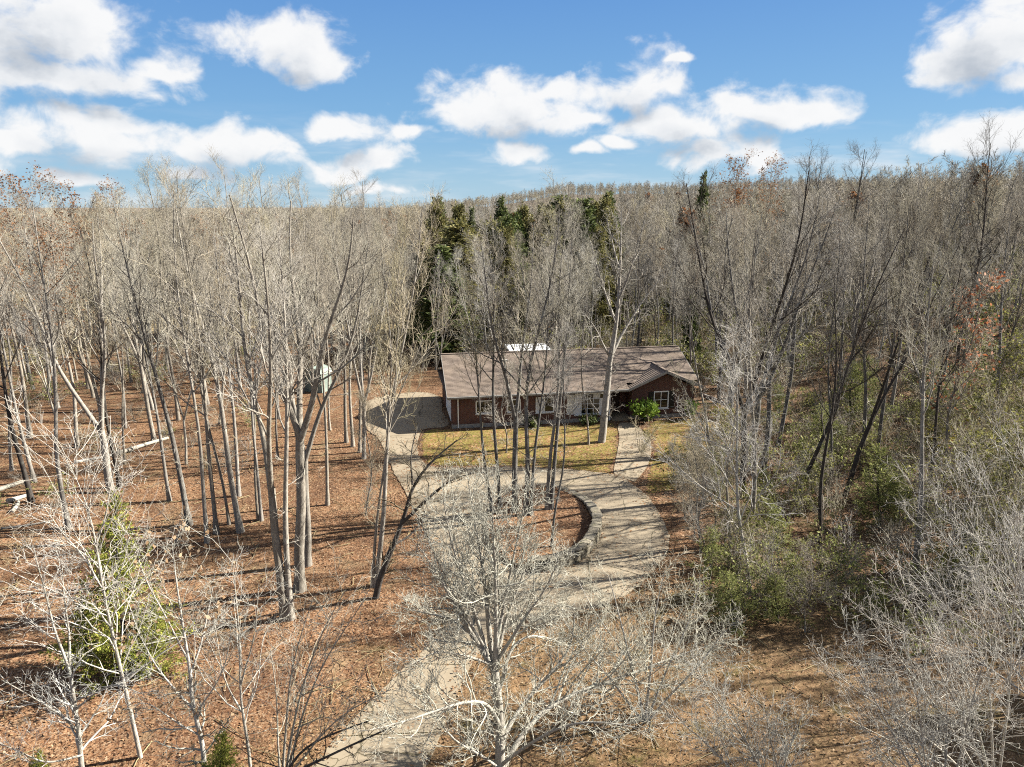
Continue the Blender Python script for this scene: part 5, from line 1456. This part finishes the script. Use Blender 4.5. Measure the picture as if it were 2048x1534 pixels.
# ---------------------------------------------------------------- masses: instanced with geometry nodes
def scatter(name, label, protos, pts, rot, scl, pick):
    """one object: prototypes (lists of meshes) instanced on points"""
    col = bpy.data.collections.new(name + '_sources')
    for i, p in enumerate(protos):
        bm = bmesh.new(); ms = []
        Vs, Fs, mi, mats = [], [], [], []
        o_ = 0
        for me in p:
            v = np.empty(len(me.vertices) * 3, np.float32); me.vertices.foreach_get('co', v); v = v.reshape(-1, 3)
            lv = np.empty(len(me.loops), np.int32); me.loops.foreach_get('vertex_index', lv)
            n = 4
            Vs.append(v); Fs.append(lv.reshape(-1, n) + o_); mi.append(np.full(len(me.polygons), len(mats))); mats.append(me.materials[0]); o_ += len(v)
        bm.free()
        m_ = mesh_np('%s_source_%02d' % (name, i), np.concatenate(Vs), np.concatenate(Fs), mats, np.concatenate(mi))
        ob = bpy.data.objects.new('%s_source_%02d' % (name, i), m_); col.objects.link(ob)
    me = bpy.data.meshes.new(name); pts = np.asarray(pts, np.float32)
    me.vertices.add(len(pts)); me.vertices.foreach_set('co', pts.ravel())
    a = me.attributes.new('rot', 'FLOAT_VECTOR', 'POINT'); a.data.foreach_set('vector', np.asarray(rot, np.float32).ravel())
    a = me.attributes.new('scl', 'FLOAT_VECTOR', 'POINT'); a.data.foreach_set('vector', np.asarray(scl, np.float32).ravel())
    a = me.attributes.new('pick', 'INT', 'POINT'); a.data.foreach_set('value', np.asarray(pick, np.int32))
    o = link(name, me)
    ng = bpy.data.node_groups.new(name + '_scatter', 'GeometryNodeTree')
    ng.interface.new_socket('Geometry', in_out='INPUT', socket_type='NodeSocketGeometry')
    ng.interface.new_socket('Geometry', in_out='OUTPUT', socket_type='NodeSocketGeometry')
    N_, L_ = ng.nodes, ng.links
    gi = N_.new('NodeGroupInput'); go = N_.new('NodeGroupOutput')
    ci = N_.new('GeometryNodeCollectionInfo'); ci.inputs['Collection'].default_value = col
    ci.inputs['Separate Children'].default_value = True; ci.inputs['Reset Children'].default_value = True
    iop = N_.new('GeometryNodeInstanceOnPoints'); iop.inputs['Pick Instance'].default_value = True
    def attr(nm, dt):
        n = N_.new('GeometryNodeInputNamedAttribute'); n.data_type = dt; n.inputs['Name'].default_value = nm
        return n.outputs[0]
    L_.new(gi.outputs[0], iop.inputs['Points']); L_.new(ci.outputs[0], iop.inputs['Instance'])
    L_.new(attr('pick', 'INT'), iop.inputs['Instance Index'])
    L_.new(attr('rot', 'FLOAT_VECTOR'), iop.inputs['Rotation']); L_.new(attr('scl', 'FLOAT_VECTOR'), iop.inputs['Scale'])
    L_.new(iop.outputs[0], go.inputs[0])
    md = o.modifiers.new('scatter', 'NODES'); md.node_group = ng
    return tag(o, label, 'woodland' if 'wood' in name else 'undergrowth', kind='stuff')


def wedge(n, y0, y1, rg, k=.80, pw=.5):
    y = (y0 ** (1 / pw) + (y1 ** (1 / pw) - y0 ** (1 / pw)) * rg.random(n)) ** pw
    x = rg.uniform(-1, 1, n) * (k * y + 6)
    return x, y


rg = np.random.default_rng(9)
xs, ys = [], []
for (n, a, b) in ((950, 92, 140), (1900, 140, 260), (2600, 260, 480), (6500, 480, 1000)):
    x, y = wedge(n, a, b, rg); xs.append(x); ys.append(y)
x = np.concatenate(xs + [[r_[2] for r_ in rest]]); y = np.concatenate(ys + [[r_[3] for r_ in rest]])
clear = ((x + 47) / 14) ** 2 + ((y - 104) / 7) ** 2 < 1
clear |= ((x + 13) / 13) ** 2 + ((y - 103) / 5) ** 2 < 1
x, y = x[~clear], y[~clear]; n = len(x); z = hgt(x, y)
pick = np.where(y > 380, rg.integers(4, 6, n), rg.integers(0, 4, n)); pick = np.where(rg.random(n) < np.where(y > 380, 0.0, np.where(x < -.3 * y, .2, .03)), 6, pick)
s = rg.uniform(.72, 1.02, n) * np.where(y > 92, np.where((np.abs(x) < .2 * y) & (y < 150), .72, 1.0), 1)
s = np.where(y > 450, s * rg.uniform(.5, .95, n), s); tilt = rg.normal(0, .05, (n, 2))
full = [[p['t'], p['c']] for p in LOD] + [[LODR['t'], LODR['c'], LODR['l']]]
scatter('far_woodland', 'grey brown mass of bare woodland stretching to the hill behind', full, np.stack([x, y, z - .1], 1),
        np.stack([tilt[:, 0], tilt[:, 1], rg.uniform(0, 6.28, n)], 1), np.stack([s * 1.1, s * 1.1, s], 1), pick)

# distant evergreens belong to the same woodland mass
# undergrowth: thin stems and small brush under the trees
BR = []
for i in range(4):
    rg2 = np.random.default_rng(500 + i); nst = 6
    a = rg2.uniform(0, 6.28, nst); P = np.zeros((nst, 6, 3)); d = np.stack([np.cos(a) * .45, np.sin(a) * .45, np.ones(nst)], 1); d = nrm(d); p = rg2.normal(0, .12, (nst, 3)); p[:, 2] = -.1
    P[:, 0] = p
    for k in range(1, 6):
        d = nrm(d + rg2.normal(0, .14, d.shape)); p = p + d * .42 * rg2.uniform(.7, 1.2, (nst, 1)); P[:, k] = p
    Rr = np.tile(np.linspace(.018, .008, 6), (nst, 1))
    P2, R2 = grow(P, Rr, 7, .2, 1, 42, 15, .42, 4, rg2, .2, .05, .7, .01, .0065)
    P3, R3 = grow(P2, R2, 4, .2, 1, 42, 15, .5, 3, rg2, .2, .05, .8, .008, .0055)
    V, F = join([tubes(P, Rr, 4), tubes(P2, R2, 3), tubes(P3, R3, 3)])
    BR.append([mesh_np('brush_%d' % i, V, F, M['twig_brush'] if i % 2 else M['twig'])])
    if i > 1:
        tips = P3[:, -1]; tips = tips[rg2.integers(len(tips), size=260)] + rg2.normal(0, .06, (260, 3)); V, F = leaf_quads(tips, .10, rg2, 1.5)
        BR.append(BR[-1] + [mesh_np('brush_leaf_%d' % i, V, F, M['leaf_olive' if i == 2 else 'pine'])])
xs, ys = [], []
for (n, a, b) in ((1300, 24, 60), (2200, 60, 130)):
    x, y = wedge(n, a, b, rg, .8, .6); xs.append(x); ys.append(y)
x = np.concatenate(xs); y = np.concatenate(ys)
dens = np.where(x > 8, 1.0, np.where(y > 66, .85, .22))
ok = free(x, y) & (rg.random(len(x)) < dens)
ok |= (x > 8.5) & (x < 13) & (y > 27) & (y < 50) & ~inside(drive_s, x, y) & ~inside(drive_s, x - .8, y) & ~inside(side_lawn, x, y) & ~house_zone(x, y) & (rg.random(len(x)) < .9)
x, y = x[ok], y[ok]; n = len(x)
s = rg.uniform(.45, 1.25, n) * np.where(y > 60, 1.5, 1.0) * np.where(x < 0, .8, 1.1)
scatter('undergrowth', 'tangled grey brown brush and thin stems under the trees', BR, np.stack([x, y, hgt(x, y)], 1),
        np.stack([rg.normal(0, .12, n), rg.normal(0, .12, n), rg.uniform(0, 6.28, n)], 1), np.repeat(s[:, None], 3, 1), np.where(rg.random(n) < np.where(x > 6, .42, .12), np.where(rg.random(n) < .5, 3, 5), np.array([0, 1, 2, 4])[rg.integers(0, 4, n)]))

# ---------------------------------------------------------------- leaf litter with real leaves
rg = np.random.default_rng(21)
x, y = wedge(62000, 14, 56, rg, .78, .62)
# leaves drift along the edges of the paving
for poly, m_ in ((drive_s, 5200), (walk_l, 500), (walk_r, 500), (island_s, 1500)):
    q = np.array([p[:2] for p in poly]); k = rg.integers(len(q) - 1, size=m_); f = rg.random(m_)[:, None]
    e_ = q[k] * (1 - f) + q[k + 1] * f + rg.normal(0, .26, (m_, 2)); x = np.r_[x, e_[:, 0]]; y = np.r_[y, e_[:, 1]]
forced = np.arange(len(x)) >= 62000
on_drive = inside(drive_s, x, y) & ~inside(island_s, x, y)
keep = (~house_zone(x, y) & (~on_drive | (rg.random(len(x)) < .05))) | forced
x, y = x[keep], y[keep]
z = hgt(x, y) + .015
z = np.where(inside(island_s, x, y), .275, z); z = np.where(inside(drive_s, x, y) & ~inside(island_s, x, y), .06, z)
n = len(x)
az = rg.uniform(0, 6.283, n); d = np.stack([np.cos(az), np.sin(az), rg.normal(.12, .25, n)], 1); e = np.stack([-np.sin(az), np.cos(az), rg.normal(0, .35, n)], 1)
s = rg.uniform(.045, .095, (n, 1)); p = np.stack([x, y, z + np.abs(rg.normal(0, .015, n))], 1); up_ = np.array([0, 0, 1.0])
V = np.stack([p, p + d * s * .6 + e * s * .45 + up_ * s * .15, p + d * s * 1.25, p + d * s * .6 - e * s * .45 + up_ * s * .15], 1).reshape(-1, 3)
V[:, 2] = np.maximum(V[:, 2], np.repeat(z, 4) - .01)
fl_ = link('fallen_leaves', mesh_np('fallen_leaves', V, (np.arange(n) * 4)[:, None] + np.array([0, 1, 2, 3]), M['litter']))
tag(fl_, 'curled brown and tan leaves strewn over the ground and drive edges', 'leaves', kind='stuff')
bpy.context.view_layer.update()
tot = sum(len(m_.polygons) * 2 for m_ in bpy.data.meshes)
print('TRIS', tot, 'OBJ', len(bpy.data.objects), 'near', len(near_all))

# ---------------------------------------------------------------- fallen sticks
rg = np.random.default_rng(61)
x, y = wedge(2600, 15, 70, rg, .78, .6)
k = ~house_zone(x, y) & ~inside(drive_s, x, y) & ~inside(lawn_o, x, y) & ~inside(side_lawn, x, y); x, y = x[k], y[k]; n = len(x)
a = rg.uniform(0, 6.283, n); L = rg.uniform(.25, 1.0, n) ** 2 * 2.4
d = np.stack([np.cos(a), np.sin(a), np.zeros(n)], 1)
P = np.empty((n, 4, 3))
for i in range(4):
    q = np.stack([x, y, np.zeros(n)], 1) + d * (L * (i / 3 - .5))[:, None] + rg.normal(0, .04, (n, 3)) * L[:, None]
    q[:, 2] = hgt(q[:, 0], q[:, 1]) + .03 + np.abs(rg.normal(0, .03, n)); P[:, i] = q
V, F = tubes(P, np.linspace(1, .4, 4)[None] * rg.uniform(.008, .026, (n, 1)), 4)
tag(link('fallen_twigs', mesh_np('fallen_twigs', V, F, M['twig_brush'])), 'bare sticks and dead twigs lying in the leaf litter', 'twigs', kind='stuff')

# ---------------------------------------------------------------- grass
def blades(name, label, x, y, z, hlo, hhi, m, rg):
    n = len(x); a = rg.uniform(0, 6.283, n); h = rg.uniform(hlo, hhi, n)[:, None]
    e = np.stack([np.cos(a), np.sin(a), np.zeros(n)], 1) * .009
    lean = np.stack([rg.normal(0, .55, n), rg.normal(0, .55, n), np.ones(n)], 1)
    p = np.stack([x, y, z], 1); p[:, 2] -= .01
    V = np.stack([p - e, p + e, p + e * .7 + lean * h * .55, p + lean * h * np.array([1.25, 1.25, .9])], 1).reshape(-1, 3)
    tag(link(name, mesh_np(name, V, (np.arange(n) * 4)[:, None] + np.array([0, 1, 2, 3]), M[m])), label, 'grass', kind='stuff')


rg = np.random.default_rng(71)
x, y = wedge(150000, 13, 36, rg, .75, .6)
clump = np.sin(x * 1.7 + np.sin(y * 1.1) * 2) * np.cos(y * 1.5 + x * .4) + .5 * np.sin(x * .45 + 2) * np.cos(y * .5)
k = (x - .55 * (y - 22) > -7) & ~inside(drive_s, x, y) & (rg.random(len(x)) < np.clip(.35 + .45 * clump, .04, .9) * np.where(y > 30, .3, 1))
blades('dry_grass', 'straw coloured dry grass beside the lower driveway', x[k], y[k], hgt(x[k], y[k]), .05, .17, 'straw', rg)
x = rg.uniform(-8, 18, 90000); y = rg.uniform(42, 57, 90000)
k = (inside(lawn_o, x, y) | inside(side_lawn, x, y)) & ~house_zone(x, y + 3.2) & (rg.random(len(x)) < np.clip(.55 + .5 * np.sin(x * 1.1) * np.cos(y * 1.3 + x * .5), .12, 1))
blades('lawn_grass', 'short yellow green winter grass on the front lawn', x[k], y[k], np.full(k.sum(), .012), .03, .09, 'moss_blade', rg)
